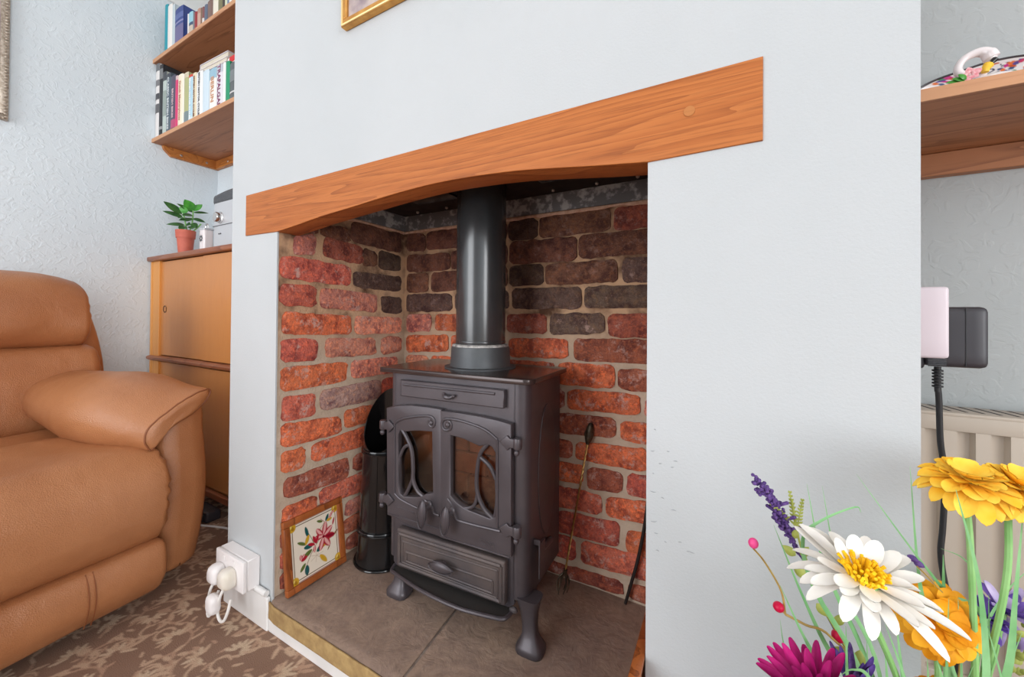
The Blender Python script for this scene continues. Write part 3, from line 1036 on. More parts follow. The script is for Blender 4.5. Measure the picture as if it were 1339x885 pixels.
G().add([(jx(-.006) - .004, -.006, .0745), (jx(-.006) + .004, -.006, .0745), (jx(.438) + .004, .438, .0745), (jx(.438) - .004, .438, .0745),
         (jx(-.006) - .004, -.006, .036), (jx(-.006) + .004, -.006, .036), (jx(.438) + .004, .438, .036), (jx(.438) - .004, .438, .036)],
        [(0, 1, 2, 3), (4, 7, 6, 5), (0, 4, 5, 1), (1, 5, 6, 2), (2, 6, 7, 3), (3, 7, 4, 0)]).obj('joint', M_joint, t, 0)
G().rbox((OL - .004, -.0135, .0345), (OR + .003, -.0085, .0745), .0022, (60, 4, 8), lambda q: (q.x, q.y + noise.noise(Vector((q.x * 40, q.z * 60, 0))) * .0012 + (max(0, (OL + .012 - q.x)) * .35), q.z + noise.noise(Vector((q.x * 25, 4, 1))) * .0016 * (q.z > .06))).obj('front_edge', M_stoneedge, t)

# ------------------------------------------------------------------ oak lintel
arch = [(-.990, .9880), (-.9, .9965), (-.8323, 1.0039), (-.697, 1.0145), (-.5803, 1.0235), (-.479, 1.0275), (-.3888, 1.0255), (-.3093, 1.0205), (-.2389, 1.0125), (-.1752, 1.0045), (-.1033, .9965)]
t = thing('oak_lintel', 'orange-brown oak beam with an arched underside over the fireplace opening', 'beam', (-.551, .02, .988))
t['_off'] = [-.551, .02, .988]
sm = [tuple(q)[:2] for q in catmull([(x, z, 0) for x, z in arch], 40)]
XZ = lambda y: Matrix(((1, 0, 0, 0), (0, 0, 1, y), (0, 1, 0, 0), (0, 0, 0, 1)))
g = G()
g.curve([[(LX0 + .001, .9915)] + [(OL - .0005, .9885)] + sm[1:-1] + [(OR + .0005, .9965), (LX1 - .001, .998), (LX1 - .001, 1.0975), (LX0 + .001, 1.0965)]], .0072, .0012, XZ(.0006))
g.curve([sm + [(OR - .001, 1.085), (OL + .001, 1.085)]], .050, .0008, XZ(.0295))
g.obj('beam', M_oak, t, 30)
G().lathe([(.0001, 0), (.0068, 0), (.0068, .0006), (.0001, .0006)], 20, mat=Matrix.Translation((-.0507, -.0032, 1.0519)) @ Matrix.Rotation(R(90), 4, 'X'), cap=False).obj('peg', M_cleat, t)

# ------------------------------------------------------------------ wood stove
SR = R(3.16)
su = lambda u, v: (-.787 + u * math.cos(SR) - v * math.sin(SR), .1415 + u * math.sin(SR) + v * math.cos(SR))
t = thing('wood_stove', 'grey cast-iron wood-burning stove with two glazed doors on four legs in the brick recess', 'stove', (*su(.22, .12), HZ), SR)
t['_off'] = [.22, .12, HZ]
def arc(cx, cy, r, a0, a1, n=6):
    return [(cx + r * math.cos(R(a0 + (a1 - a0) * i / n)), cy + r * math.sin(R(a0 + (a1 - a0) * i / n))) for i in range(n + 1)]
# casing: sides, back and round front corners
out = [(.05, .012)] + arc(.046, .028, .016, 270, 180) + [(.030, .215), (.412, .215)] + arc(.386, .038, .026, 0, -90, 8) + [(.38, .012)]
inn = [(.38, .019)] + arc(.386, .038, .019, -90, 0, 8) + [(.405, .208), (.037, .208)] + arc(.046, .028, .009, 180, 270) + [(.05, .019)]
g = G().curve([out + inn], .458, 0, Matrix.Translation((0, 0, .408)))
g.box((.037, .02, .176), (.405, .208, .184))
# front plate behind the doors, shaped along its lower edge
WINL = [(.096, .502), (.112, .506), (.139, .510), (.177, .513), (.182, .367), (.172, .364), (.160, .361), (.147, .352), (.130, .347), (.091, .340), (.078, .346), (.073, .36), (.072, .42), (.071, .49), (.078, .504)]
WINR = [(.225, .512), (.262, .509), (.304, .499), (.3255, .506), (.337, .502), (.346, .49), (.347, .35), (.332, .343), (.317, .345), (.280, .349), (.263, .352), (.245, .359), (.226, .372)]
g.curve([[(.048, .168), (.056, .156), (.367, .156), (.384, .168), (.384, .638), (.048, .638)], WINL, WINR], .007, .0, XZ(.0155))
g.obj('casing', M_iron, t, 35)
# lens shaped relief on the right cheek
g = G()
for s in (1,):
    lens = [(.125 + .052 * math.sin(a) * (1 if True else 0), .425 + .15 * math.cos(a) * (1 - .0)) for a in [2 * PI * i / 40 for i in range(40)]]
    g.curve([lens], .0032, .0014, Matrix(((0, 0, 1, .4125), (1, 0, 0, 0), (0, 1, 0, 0), (0, 0, 0, 1))))
g.obj('cheek_panel', M_iron, t, 50)
# top plate
pl = arc(.012, .012, .010, 270, 180, 4) + arc(.012, .224, .010, 180, 90, 4) + arc(.414, .224, .010, 90, 0, 4) + arc(.404, .022, .021, 0, -90, 6)
G().curve([pl], .012, .002, Matrix.Translation((0, 0, .644))).obj('top_plate', M_irontop, t, 40)
# air panel with its bead and little latch
p = G().box((.074, -.001, .584), (.362, .0125, .624), .002, 1).obj('air_panel', M_iron, t, 40)
g = G().tube([(.086, -.001, .613), (.340, -.001, .614)], .0032, 8)
g.tube([(.077, -.001, .622), (.077, -.001, .586)], .0012, 6)
g.obj('bead', M_iron, p)
g = G().tube([(.204, -.003, .602), (.214, -.008, .598), (.224, -.009, .596), (.236, -.008, .599)], .0042, 8, 14, lambda s: .6 + .8 * math.sin(PI * s) ** 2 if s > .2 else .6)
g.ball((.226, -.009, .596), (.006, .005, .005)).ball((.208, -.004, .601), (.004, .004, .004)).ball((.236, -.007, .600), (.0045, .004, .004))
g.obj('latch', M_iron, p)
# doors
def door(outline, win, side):
    d = G().curve([outline, win], .017, .0022, XZ(.0042)).obj('door', M_iron, t, 40)
    G().curve([[(x + (.003 if x > sum(q[0] for q in win) / len(win) else -.003), z + (.003 if z > .43 else -.003)) for x, z in win]], .003, 0, XZ(.009)).obj('glass', M_glass, d, 0)
    return d
dl = door([(.036, .549), (.07, .558), (.113, .5635), (.16, .5645), (.1985, .5635), (.2015, .2745), (.12, .281), (.042, .2885)], WINL, -1)
dr = door([(.2005, .5605), (.25, .561), (.30, .560), (.345, .557), (.379, .5525), (.3815, .2795), (.29, .275), (.2035, .2735)], WINR, 1)
vm = -.0045
T3 = lambda L, v=vm: [(x, v, z) for x, z in L]
g = G()
g.tube(T3([(.078, .506), (.097, .483), (.112, .454), (.1165, .411), (.117, .385), (.131, .362), (.153, .351)], .001), .0048, 8, 30)
g.tube(T3([(.107, .470), (.088, .459), (.073, .432)], .001), .004, 8, 14)
g.tube(T3([(.073, .432), (.0705, .385), (.0775, .345), (.092, .344), (.108, .372), (.1165, .392)], .001), .0042, 8, 26)
g.obj('tracery', M_iron, dl)
g = G()
g.tube(T3([(.064, .345), (.063, .43), (.062, .516)]), .003, 8, 12)
g.tube(T3([(.062, .516), (.08, .527), (.103, .535), (.143, .5435), (.170, .546), (.182, .540), (.183, .528), (.175, .5225), (.167, .528), (.168, .536), (.173, .5375)]), .0034, 8, 50)
g.ball((.173, vm, .5315), (.0055, .005, .0065))
g.tube(T3([(.064, .345), (.086, .334), (.136, .325), (.150, .325)]), .003, 8, 16)
g.tube(T3([(.158, .348), (.172, .343), (.180, .333), (.185, .3235), (.199, .322)]), .0032, 8, 20)
g.box((.043, -.006, .2885), (.200, -.003, .2925), .001, 1)
g.obj('moulding', M_iron, dl)
g = G()
g.tube(T3([(.326, .507), (.304, .479), (.296, .438), (.297, .395), (.313, .363), (.338, .3445)], .001), .0048, 8, 30)
g.tube(T3([(.305, .471), (.328, .456), (.344, .431)], .001), .0046, 8, 14)
g.tube(T3([(.222, .370), (.245, .358), (.263, .3515), (.282, .357), (.292, .368), (.2965, .387)], .001), .0040, 8, 24)
g.tube(T3([(.344, .431), (.346, .39), (.341, .352), (.333, .344)], .001), .0036, 8, 20)
g.tube(T3([(.275, .349), (.301, .343), (.333, .343)], .001), .0036, 8, 14)
g.obj('tracery', M_iron, dr)
g = G()
g.tube(T3([(.351, .330), (.350, .42), (.349, .518)]), .003, 8, 12)
g.tube(T3([(.349, .518), (.328, .531), (.304, .539), (.275, .544), (.247, .547), (.217, .546), (.205, .538), (.206, .526), (.214, .520), (.226, .523), (.2305, .532), (.227, .540), (.221, .541)]), .0034, 8, 60)
g.ball((.220, vm, .5325), (.006, .005, .007))
g.tube(T3([(.222, .366), (.232, .357), (.239, .342), (.244, .329), (.252, .3235), (.287, .323), (.320, .324), (.358, .3255)]), .0034, 8, 40)
g.box((.204, -.006, .2735), (.380, -.003, .2775), .001, 1)
# small worn casting mark, low on the door
for k, (x, w) in enumerate(((.306, .037),)):
    for i in range(9):
        g.box((x + i * .0042, -.0055, .2925 - i * .0003), (x + i * .0042 + .0026, -.0035, .2975 - i * .0002), .0005, 1)
    for i in range(7):
        g.box((x + .008 + i * .0042, -.0052, .2855 - i * .0003), (x + .008 + i * .0042 + .0024, -.0035, .2890 - i * .0002), .0005, 1)
g.obj('moulding', M_iron, dr)
g = G()
for i in range(11):
    g.box((.066 + i * .0062, -.0052, .3105 - i * .0002), (.066 + i * .0062 + .004, -.0035, .3150 - i * .0002), .0005, 1)
g.obj('casting_mark', M_iron, dl)
for d, cx in ((dl, .1665), (dr, .2310)):
    hm = Matrix.Translation((cx, -.026, .3275)) @ Matrix.Rotation(R(4), 4, 'Y')
    g = G()
    rings = []
    for i in range(15):
        a = -1 + 2 * i / 14
        w = max(.0006, .0125 * (1 - abs(a) ** 2.1))
        rings.append([(w * math.cos(q), .0075 * (w / .0125) ** .8 * math.sin(q) * (1.0 if math.sin(q) < 0 else .7), .0345 * a) for q in [2 * PI * k / 12 for k in range(12)]])
    g.loft(rings, True, hm)
    rim = [(.0115 * math.sin(q) * 1.0, -.0035, .033 * math.cos(q)) for q in [2 * PI * k / 28 for k in range(29)]]
    g.tube([(x * (1 - .0 * z), y, z) for x, y, z in rim], .0016, 6, None, None, 1, hm)
    g.tube([(cx, -.022, .335), (cx + .004, -.004, .338)], .006, 10)
    g.ball((cx + .004, -.005, .340), (.009, .006, .011))
    g.obj('handle', M_iron, d, 60)
for d, x, s in ((dl, .024, -1), (dr, .3965, 1)):
    for z in (.508 if s < 0 else .516, .327 if s < 0 else .333):
        g = G()
        g.lathe([(.0001, -.011), (.0085, -.011), (.0095, -.009), (.0095, .009), (.0085, .011), (.0001, .011)], 16, (x, -.003, z), None, False)
        g.ball((x - .001, -.005, z - .019), (.0062, .0062, .0068))
        g.tube([(x - .001, -.005, z - .02), (x, -.003, z)], .003, 8)
        inner = x - s * .038
        ar = [(x, z - .008), (x - s * .016, z - .008), (x - s * .022, z - .014), (inner, z + .001), (x - s * .022, z + .013), (x - s * .016, z + .008), (x, z + .008)]
        g.curve([ar if s < 0 else ar[::-1]], .007, .0015, XZ(-.006))
        g.obj('hinge', M_iron, d, 45)
# ash drawer with panel lines and leaf knob
d = G().box((.073, -.006, .170), (.370, .0125, .264), .005, 3).obj('ash_drawer', M_ironash, t, 40)
g = G()
def frame(x0, z0, x1, z1, zr0, zr1, r):
    P = [(x0, -.006, z0), (x1, -.006, zr0), (x1, -.006, zr1), (x0, -.006, z1), (x0, -.006, z0)]
    for a, b in zip(P[:-1], P[1:]):
        g.tube([a, b], r, 6)
frame(.082, .180, .360, .252, .179, .253, .0045)
frame(.092, .186, .352, .236, .184, .241, .0024)
frame(.104, .192, .341, .214, .190, .216, .0030)
g.obj('moulding', M_ironash, d)
g = G()
rings = []
for i in range(15):
    a = -1 + 2 * i / 14
    w = max(.0006, .0135 * (1 - abs(a) ** 2.1))
    rings.append([(.216 + .034 * a, -.020 + .008 * (w / .0135) ** .8 * math.sin(q), .217 + w * math.cos(q)) for q in [2 * PI * k / 12 for k in range(12)]])
g.loft(rings)
g.tube([(.216 + .032 * math.sin(q), -.0245, .217 + .0125 * math.cos(q)) for q in [2 * PI * k / 28 for k in range(29)]], .0015, 6)
g.tube([(.216, -.018, .217), (.216, -.002, .217)], .007, 10)
g.obj('knob', M_iron, d, 60)
# ash lip
lip = [(.052, .012), (.060, -.008), (.075, -.013), (.141, -.027), (.19, -.034), (.227, -.037), (.27, -.038), (.299, -.036), (.35, -.028), (.374, -.022), (.381, -.010), (.384, .012)]
l = G().curve([[(q.x, q.y) for q in catmull([(x, y, 0) for x, y in lip], 44)]], .006, .001, Matrix.Translation((0, 0, .1555))).obj('ash_lip', M_slot, t, 30)
g = G().tube([(x, y, .158) for x, y in lip], .0042, 8, 44)
g.obj('rim', M_iron, l)
G().ball((.386, .004, .163), (.010, .006, .007)).obj('bolt', M_ironash, l)
# legs
def leg(cx, cv, sx, sv):
    g = G()
    prof = [(.186, .027, 0), (.168, .022, 0), (.150, .0175, .001), (.130, .0155, .003), (.113, .0165, .005), (.102, .021, .006), (.094, .027, .007), (.089, .030, .007), (.0785, .030, .007), (.0772, .0285, .007)]
    rings = []
    for z, h, off in prof:
        ring = []
        for k in range(20):
            a = 2 * PI * k / 20
            c, s = math.cos(a), math.sin(a)
            q = (abs(c) ** 4 + abs(s) ** 4) ** -.25
            ring.append((cx + sx * off + h * c * q, cv + sv * off + h * .82 * s * q, z))
        rings.append(ring)
    g.loft(rings)
    return g.obj('leg', M_iron, t, 50)
leg(.4115, .030, 1, -1); leg(.060, .036, -1, -1); leg(.330, .178, 0, 1); leg(.105, .178, 0, 1)
# air damper on the right cheek
g = G().box((.424, .048, .212), (.4275, .080, .288), .001, 1).box((.412, .048, .284), (.4275, .054, .296), .001, 1)
g.tube([(.420, .080, .262), (.420, .135, .255)], .007, 10)
g.obj('damper', M_iron, t, 40)
# fire-brick lining seen through the glass
M_fireb = simple('fire_brick', lin(206, 158, 126), 0.9, c2=lin(160, 112, 92), scale=16, bscale=120, bstr=.6, bdist=.002)
fb = G().box((.04, .196, .20), (.402, .206, .60)).obj('fire_back', M_soot, t, 0)
fz = [.205, .278, .345, .405, .47, .55]
for r in range(5):
    xs = [.045, .16, .29, .398] if r % 2 else [.045, .22, .398]
    for a, b in zip(xs[:-1], xs[1:]):
        G().box((a + .002, .178, fz[r] + .002), (b - .002, .1965, fz[r + 1] - .003), .003, 1).obj('fire_brick', M_fireb, fb, 0)
# flue collar
fx, fv = .222, .135
c = G().lathe([(.0001, .6495), (.092, .6495), (.092, .653), (.079, .6545), (.0775, .66), (.0755, .700), (.074, .704), (.066, .705), (.066, .66)], 48, (fx, fv, 0), None, False).obj('flue_collar', M_collar, t, 40)
G().lathe([(.063, .7035), (.0735, .7035), (.072, .7085), (.0665, .7105)], 48, (fx, fv, 0), None, False).obj('cement_ring', M_cement, c)

x, y = su(fx, fv)
t = wthing('flue_pipe', 'black enamelled flue pipe rising from the stove top into the chimney', 'pipe', (x, y, .704))
G().lathe([(.0001, .702), (.0635, .702), (.0640, .706), (.0640, 1.145), (.0001, 1.145)], 64, (x, y, 0), None, False).obj('pipe', M_flue, t, 40)
G().lathe([(.0642, .712), (.0650, .714), (.0650, .717), (.0642, .719)], 64, (x, y, 0), None, False).obj('joint_band', M_flue, t, 40)

# ------------------------------------------------------------------ coal scuttle, tools, tiles in the recess
cx, cy = -.889, .262
t = wthing('coal_scuttle', 'tall black enamelled coal hod with a slanted open mouth beside the stove', 'scuttle', (cx, cy, HZ))
def hod(r_off):
    V = []
    n = 48
    zs = [HZ + .001, .0885, .10, .18, .26, .32, .385, 1.0]
    rings = []
    for z in zs:
        ring = []
        for k in range(n):
            a = 2 * PI * k / n
            top = .478 + .080 * math.cos(a - R(112))
            zz = top if z == 1.0 else z
            r = .0745 - (zz - HZ) * .045 + r_off
            if zz < .09: r += .004
            ring.append((cx + r * math.cos(a), cy + r * math.sin(a), zz))
        rings.append(ring)
    return rings
o_, i_ = hod(0), hod(-.002)
g = G()
g.loft(o_, False)
g.loft(i_, False)
n = 48
for k in range(n):
    k2 = (k + 1) % n
    g.add([o_[-1][k], o_[-1][k2], i_[-1][k2], i_[-1][k]], [(0, 1, 2, 3)])
g.add(o_[0], [tuple(range(n))])
b = g.obj('body', M_blackenamel, t, 50)
def band(z, w=.004):
    r = .0745 - (z - HZ) * .045
    return G().lathe([(r - .001, z - .007), (r + w, z - .006), (r + w + .001, z - .003), (r + w * .4, z), (r + w + .001, z + .003), (r + w, z + .006), (r - .001, z + .007)], 48, (cx, cy, 0), None, False)
for z in (.394, .172):
    band(z).obj('hoop', M_blackenamel, t)
G().tube([(cx + math.cos(a) * .0805, cy + math.sin(a) * .0805, HZ + .0045) for a in [2 * PI * k / 40 for k in range(41)]], .0035, 8).obj('foot_ring', M_blackenamel, t)
a = R(-62)
r0, r1 = .0745 - (.18 - HZ) * .045, .0745 - (.39 - HZ) * .045
G().tube([(cx + r0 * math.cos(a), cy + r0 * math.sin(a), .18), (cx + r1 * math.cos(a), cy + r1 * math.sin(a), .39)], .0018, 6).obj('seam', M_blackenamel, t)

def framed_tile(label, P0, eu, ev, nrm, flowers=True):
    """P0 lower corner of the frame, eu along its foot, ev up its leaning face, nrm towards the viewer"""
    eu, ev, nrm = Vector(eu), Vector(ev), Vector(nrm)
    P0 = Vector(P0)
    w, h = eu.length, ev.length
    Mx = Matrix.Identity(4)
    for i, a in enumerate((eu.normalized(), ev.normalized(), nrm)):
        for r in range(3):
            Mx[r][i] = a[r]
    Mx.translation = P0
    t = wthing('framed_tile', label, 'framed tile', tuple(P0 + eu * .5))
    f = .0165
    th = .014
    for lo, hi in (((0, 0), (w, f)), ((0, h - f), (w, h)), ((0, f), (f, h - f)), ((w - f, f), (w, h - f))):
        G().box((lo[0], lo[1], -th), (hi[0], hi[1], 0), .0022, 2, Mx).obj('frame_bar', M_framewood, t, 40)
    G().box((f * .7, f * .7, -th + .001), (w - f * .7, h - f * .7, -th + .005), 0, 1, Mx).obj('backing', M_framewood, t, 0)
    n = 150
    U, V = np.meshgrid(np.linspace(0, 1, n), np.linspace(0, 1, n))
    C = np.ones((n, n, 3)) * np.array(lin(236, 222, 204)[:3])
    red, dred, pnk = lin(176, 34, 52), lin(140, 22, 40), lin(232, 170, 166)
    grn, teal, gold, brn = lin(96, 110, 52), lin(34, 86, 86), lin(206, 160, 46), lin(150, 112, 84)
    dk = lin(104, 82, 62)
    for m_, c_ in ((.035, lin(150, 104, 96)), (.07, dk)):
        pts = [(m_, m_), (1 - m_, m_), (1 - m_, 1 - m_), (m_, 1 - m_), (m_, m_)]
        paint_line(C, U, V, pts, .007, c_)
    edge = (np.minimum.reduce([U, V, 1 - U, 1 - V]) < .035)
    C[edge] = np.array(lin(178, 140, 128)[:3])
    for a, b in ((.07, .07), (.93, .07), (.93, .93), (.07, .93)):
        paint_ellipse(C, U, V, a, b, .075, .075, 0, gold, .1)
        paint_ellipse(C, U, V, a + .01, b - .01, .03, .045, .6, lin(168, 120, 30), .3)
        paint_ellipse(C, U, V, a - .02, b + .02, .02, .03, -.4, lin(238, 206, 110), .3)
    # stems, leaves and the red lilies
    paint_line(C, U, V, [(.30, .24), (.38, .36), (.48, .46), (.60, .56)], .007, brn)
    paint_line(C, U, V, [(.48, .46), (.42, .62), (.34, .78)], .006, grn)
    paint_line(C, U, V, [(.60, .56), (.70, .72), (.80, .84)], .006, brn)
    paint_line(C, U, V, [(.60, .70), (.70, .78), (.62, .86)], .005, brn)
    for i in range(7):
        paint_line(C, U, V, [(.5, .3), (.5 + .13 * math.cos(i * .9), .3 + .10 * math.sin(i * .9))], .004, lin(196, 172, 150))
    for x, y, l, wd, ang, c_ in ((.36, .66, .20, .035, 1.8, teal), (.32, .56, .20, .03, 2.6, grn), (.30, .56, .16, .04, 1.1, gold), (.44, .50, .18, .045, 3.0, teal), (.42, .44, .20, .045, 3.5, grn),
                             (.50, .36, .17, .05, .4, teal), (.56, .28, .22, .045, -.9, gold), (.62, .38, .2, .035, .5, gold), (.30, .24, .17, .05, -1.6, teal), (.28, .28, .15, .035, 3.9, grn),
                             (.72, .78, .13, .03, 1.0, teal), (.66, .80, .13, .025, 2.7, grn), (.74, .78, .12, .03, .1, gold), (.84, .46, .16, .022, .6, brn), (.72, .28, .12, .015, .9, brn)):
        paint_petal(C, U, V, x, y, l, wd, ang, c_)
    for x, y, l, wd, ang in ((.66, .55, .24, .06, 1.3), (.66, .54, .23, .06, .55), (.66, .53, .24, .06, -.15), (.66, .53, .22, .065, -1.0), (.66, .54, .22, .06, -2.0), (.65, .55, .22, .055, 2.2), (.66, .56, .2, .05, 3.0)):
        paint_petal(C, U, V, x, y, l, wd, ang, red, pnk if ang not in (-.15,) else dred)
    for x, y, l, wd, ang in ((.50, .50, .15, .035, 1.9), (.50, .49, .16, .03, 1.2), (.48, .49, .15, .03, 2.7), (.48, .48, .12, .03, -1.8), (.20, .34, .12, .035, .9), (.20, .34, .13, .035, .3), (.20, .35, .1, .03, 1.6),
                             (.80, .80, .12, .025, .9), (.83, .86, .10, .02, .4), (.86, .66, .13, .02, 1.2)):
        paint_petal(C, U, V, x, y, l, wd, ang, red, pnk if l < .125 else None)
    paint_ellipse(C, U, V, .66, .545, .03, .025, 0, dred)
    if not flowers:
        C[:] = np.array(lin(232, 220, 204)[:3])
    q = f * .8
    A = Mx @ Vector((q, q, -.005))
    B = Mx @ Vector((w - q, q, -.005))
    D = Mx @ Vector((q, h - q, -.005))
    painted_grid('tile', M_tile, A, B - A, D - A, n, n, C, t)
    return t
# leaning on the left cheek of the recess
up = Vector((-.024, .0, .179))
al = Vector((-.003, .171, .0))
framed_tile('small floral tile with red lilies in a wooden frame leaning on the left brick wall', (-.9535, .017, HZ + .0035), al, up, al.cross(up).normalized())
# its pair, turned the other way, leaning inside the right jamb
up = Vector((.028, .0, .24))
al = Vector((.003, -.171, 0))
nr = al.cross(up).normalized()
framed_tile('wooden framed tile seen edge-on leaning inside the right jamb of the fireplace', (-.1475, .112, HZ + .004), al, up, nr, False)

t = wthing('toasting_fork', 'long twisted brass toasting fork with bronze claw standing against the back bricks', 'fork', (-.378, .378, HZ))
A, B = Vector((-.3745, .3905, .125)), Vector((-.3262, .4225, .462))
D = (B - A).normalized()
g = G()
n1 = D.cross(Vector((0, 1, 0))).normalized(); n2 = D.cross(n1)
for s in (0, PI):
    g.tube([A + D * (i / 120 * (B - A).length) + (n1 * math.cos(i * .55 + s) + n2 * math.sin(i * .55 + s)) * .0013 for i in range(121)], .0019, 5)
g.obj('shaft', M_brass, t)
g = G().tube([B - D * .010, B, B + D * .012, B + D * .028, B + D * .040, B + D * .046], .010, 12, 24, lambda s: .35 + .75 * math.sin(PI * min(1, s * .95 + .05)) ** 1.2)
for k in range(6):
    a = k * PI / 3
    g.tube([B + D * .0 + (n1 * math.cos(a) + n2 * math.sin(a)) * .006, B + D * .018 + (n1 * math.cos(a + .4) + n2 * math.sin(a + .4)) * .0105, B + D * .038 + (n1 * math.cos(a + .9) + n2 * math.sin(a + .9)) * .004], .0018, 6, 10)
g.obj('finial', M_bronze, t)
g = G().tube([A + D * .008, A, A - D * .008], .0055, 8)
random.seed(5)
for k in range(6):
    a = k * PI / 3 + .3
    o1 = n1 * math.cos(a) + n2 * math.sin(a)
    e = A + Vector((-.006, -.010, -.048)) + o1 * (.010 + .004 * (k % 2))
    e.z = max(HZ + .002, e.z)
    g.tube([A, A + o1 * .011 - D * .012, A + o1 * .015 - D * .030, e], .0026, 6, 14, lambda s: 1.2 - .75 * s)
g.obj('claw', M_bronze, t)
t = wthing('poker', 'thin dark iron poker curving up behind the right jamb of the fireplace', 'poker', (-.228, .418, HZ))
G().tube([(-.2275, .4175, HZ + .005), (-.214, .418, .135), (-.199, .419, .195), (-.185, .42, .272), (-.1765, .42, .34), (-.168, .42, .43), (-.163, .42, .50)], .0048, 10, 40, lambda s: .8 + .2 * s).obj('rod', M_pokeriron, t)
G().tube([(-.163, .42, .50), (-.160, .419, .54), (-.157, .419, .575)], .008, 12, 14, lambda s: .75 + .5 * math.sin(PI * s)).obj('grip', M_blackplastic, t)

# ------------------------------------------------------------------ leather armchair by the left wall
AL = R(7)
fv_, lv_ = Vector((math.cos(AL), math.sin(AL), 0)), Vector((-math.sin(AL), math.cos(AL), 0))
SO = Vector((-1.40, .035, 0))
# chair frame: x = depth back from the front, y = width in from the arm's outer side, z
SM = Matrix(((-fv_.x, -lv_.x, 0, SO.x), (-fv_.y, -lv_.y, 0, SO.y), (0, 0, 1, 0), (0, 0, 0, 1)))
t = wthing('leather_armchair', 'tan leather recliner with padded arm and stitched cushions against the left wall', 'armchair', tuple(SM @ Vector((.45, .46, 0))))
def wr(p, f, a):
    return noise.noise(Vector((p[0] * f, p[1] * f, p[2] * f))) * a
def arm_body(m=None):
    def fn(q):
        d, w, z = q
        k = max(0, min(1, (z - .03) / .46))
        bul = math.sin(PI * k) * .008
        w2 = w + (-.014 * math.sin(PI * min(1, k * 1.1)) if w < .06 else 0) + (.012 * (1 - k) if w < .06 else 0)
        d2 = d - bul * (d < .2) * 1.6 + .015 * (1 - k) * (d < .1)
        return Vector((d2, w2, z)) + Vector((wr(q, 6, .004), wr(q, 7, .004), 0))
    return fn
def build_arm(mirror):
    m = SM if not mirror else SM @ Matrix(((1, 0, 0, 0), (0, -1, 0, .92), (0, 0, 1, 0), (0, 0, 0, 1)))
    a = G().rbox((.0, 0, .028), (.86, .128, .515), (.05, .045, .03), (18, 10, 16), arm_body(), m).obj('arm', M_leather, t, 180)
    G().tube([m @ arm_body()(Vector((.05, 0, z))) for z in (.22, .27, .32, .37, .42, .46, .484)] , .0013, 6, 24).obj('seam', M_thread, a)
    # pad: a drooping pillow whose front end is a flat teardrop panel with piping
    front = [(.020, .556), (.052, .549), (.085, .533), (.12, .511), (.15, .488), (.166, .468), (.170, .448), (.166, .430), (.156, .416), (.143, .428), (.128, .450), (.105, .470), (.07, .486), (.04, .505), (.018, .532), (.012, .548)]
    mid = [(.000, .560), (.035, .588), (.085, .600), (.14, .596), (.195, .574), (.235, .540), (.252, .500), (.246, .458), (.225, .428), (.19, .425), (.15, .44), (.11, .455), (.07, .468), (.03, .488), (.004, .515), (-.006, .54)]
    back = [(.03, .560), (.06, .580), (.1, .590), (.14, .586), (.185, .570), (.215, .545), (.228, .515), (.224, .480), (.205, .455), (.175, .450), (.145, .458), (.11, .468), (.075, .48), (.045, .50), (.028, .52), (.02, .54)]
    def ring(A, B, k, d, sc_=1.0):
        P = [((1 - k) * a[0] + k * b[0], (1 - k) * a[1] + k * b[1]) for a, b in zip(A, B)]
        c = (sum(p[0] for p in P) / 16, sum(p[1] for p in P) / 16)
        P = [(c[0] + (p[0] - c[0]) * sc_, c[1] + (p[1] - c[1]) * sc_) for p in P]
        P = [tuple(q)[:2] for q in catmull([(x, y, 0) for x, y in P] + [(P[0][0], P[0][1], 0)], 48)][:-1]
        out = []
        for w, z in P:
            q = Vector((d, w, z))
            n_ = wr(q, 14, .0035) + (noise.noise(Vector((d * 10, w * 55, z * 55))) * .003 if d < .14 else 0)
            out.append(m @ (q + Vector((0, -n_ * .4, n_))))
        return out
    rings = [ring(front, mid, 0, -.026, .02), ring(front, mid, 0, -.029, .5), ring(front, mid, 0, -.028, .86), ring(front, mid, 0, -.020, 1.0), ring(front, mid, .10, -.008, 1.01), ring(front, mid, .24, .012, 1.01), ring(front, mid, .42, .04, 1.01),
             ring(front, mid, .62, .075, 1.01), ring(front, mid, .80, .12, 1.01), ring(front, mid, .94, .175, 1.01), ring(front, mid, 1, .24, 1.01), ring(mid, back, .3, .32, 1.0), ring(mid, back, .65, .42, 1.0), ring(mid, back, .95, .52, .98), ring(mid, back, 1, .58, .9), ring(mid, back, 1, .61, .6), ring(mid, back, 1, .615, .05)]
    p = G().loft(rings).obj('arm_pad', M_leather, t, 180)
    rr = ring(front, mid, 0, -.0215, 1.0)
    G().tube(rr + [rr[0]], .0022, 6).obj('piping', M_seam, p)
build_arm(False)
build_arm(True)
# base behind the front panel
G().box((.03, .13, .05), (.84, .79, .30), .01, 2, SM).obj('base_frame', M_slot, t, 40)
for d_, w_ in ((.10, .2), (.10, .7), (.75, .2), (.75, .7)):
    G().lathe([(.018, 0), (.022, .03), (.022, .055)], 12, tuple(SM @ Vector((d_, w_, .0)))).obj('foot', M_blackplastic, t)
def front_panel(q):
    d, w, z = q
    k = (z - .035) / .15
    d2 = d - .018 * math.sin(PI * min(1, max(0, k))) * (d < .02)
    d2 += .02 * (1 - min(1, max(0, (z - .03) / .06))) * (d < .02)
    return Vector((d2 + wr(q, 9, .003), w, z + wr(q, 5, .003)))
G().rbox((-.052, .131, .034), (.04, .789, .178), (.022, .02, .02), (8, 30, 12), front_panel, SM).obj('footrest_panel', M_leather, t, 180)
g = G()
for o in (-.006, .006):
    g.tube([SM @ Vector(q) for q in ((-.0485, .285 + o, .045), (-.066, .285 + o, .08), (-.0725, .285 + o, .115), (-.066, .285 + o, .15), (-.053, .285 + o, .172))], .0013, 6, 18)
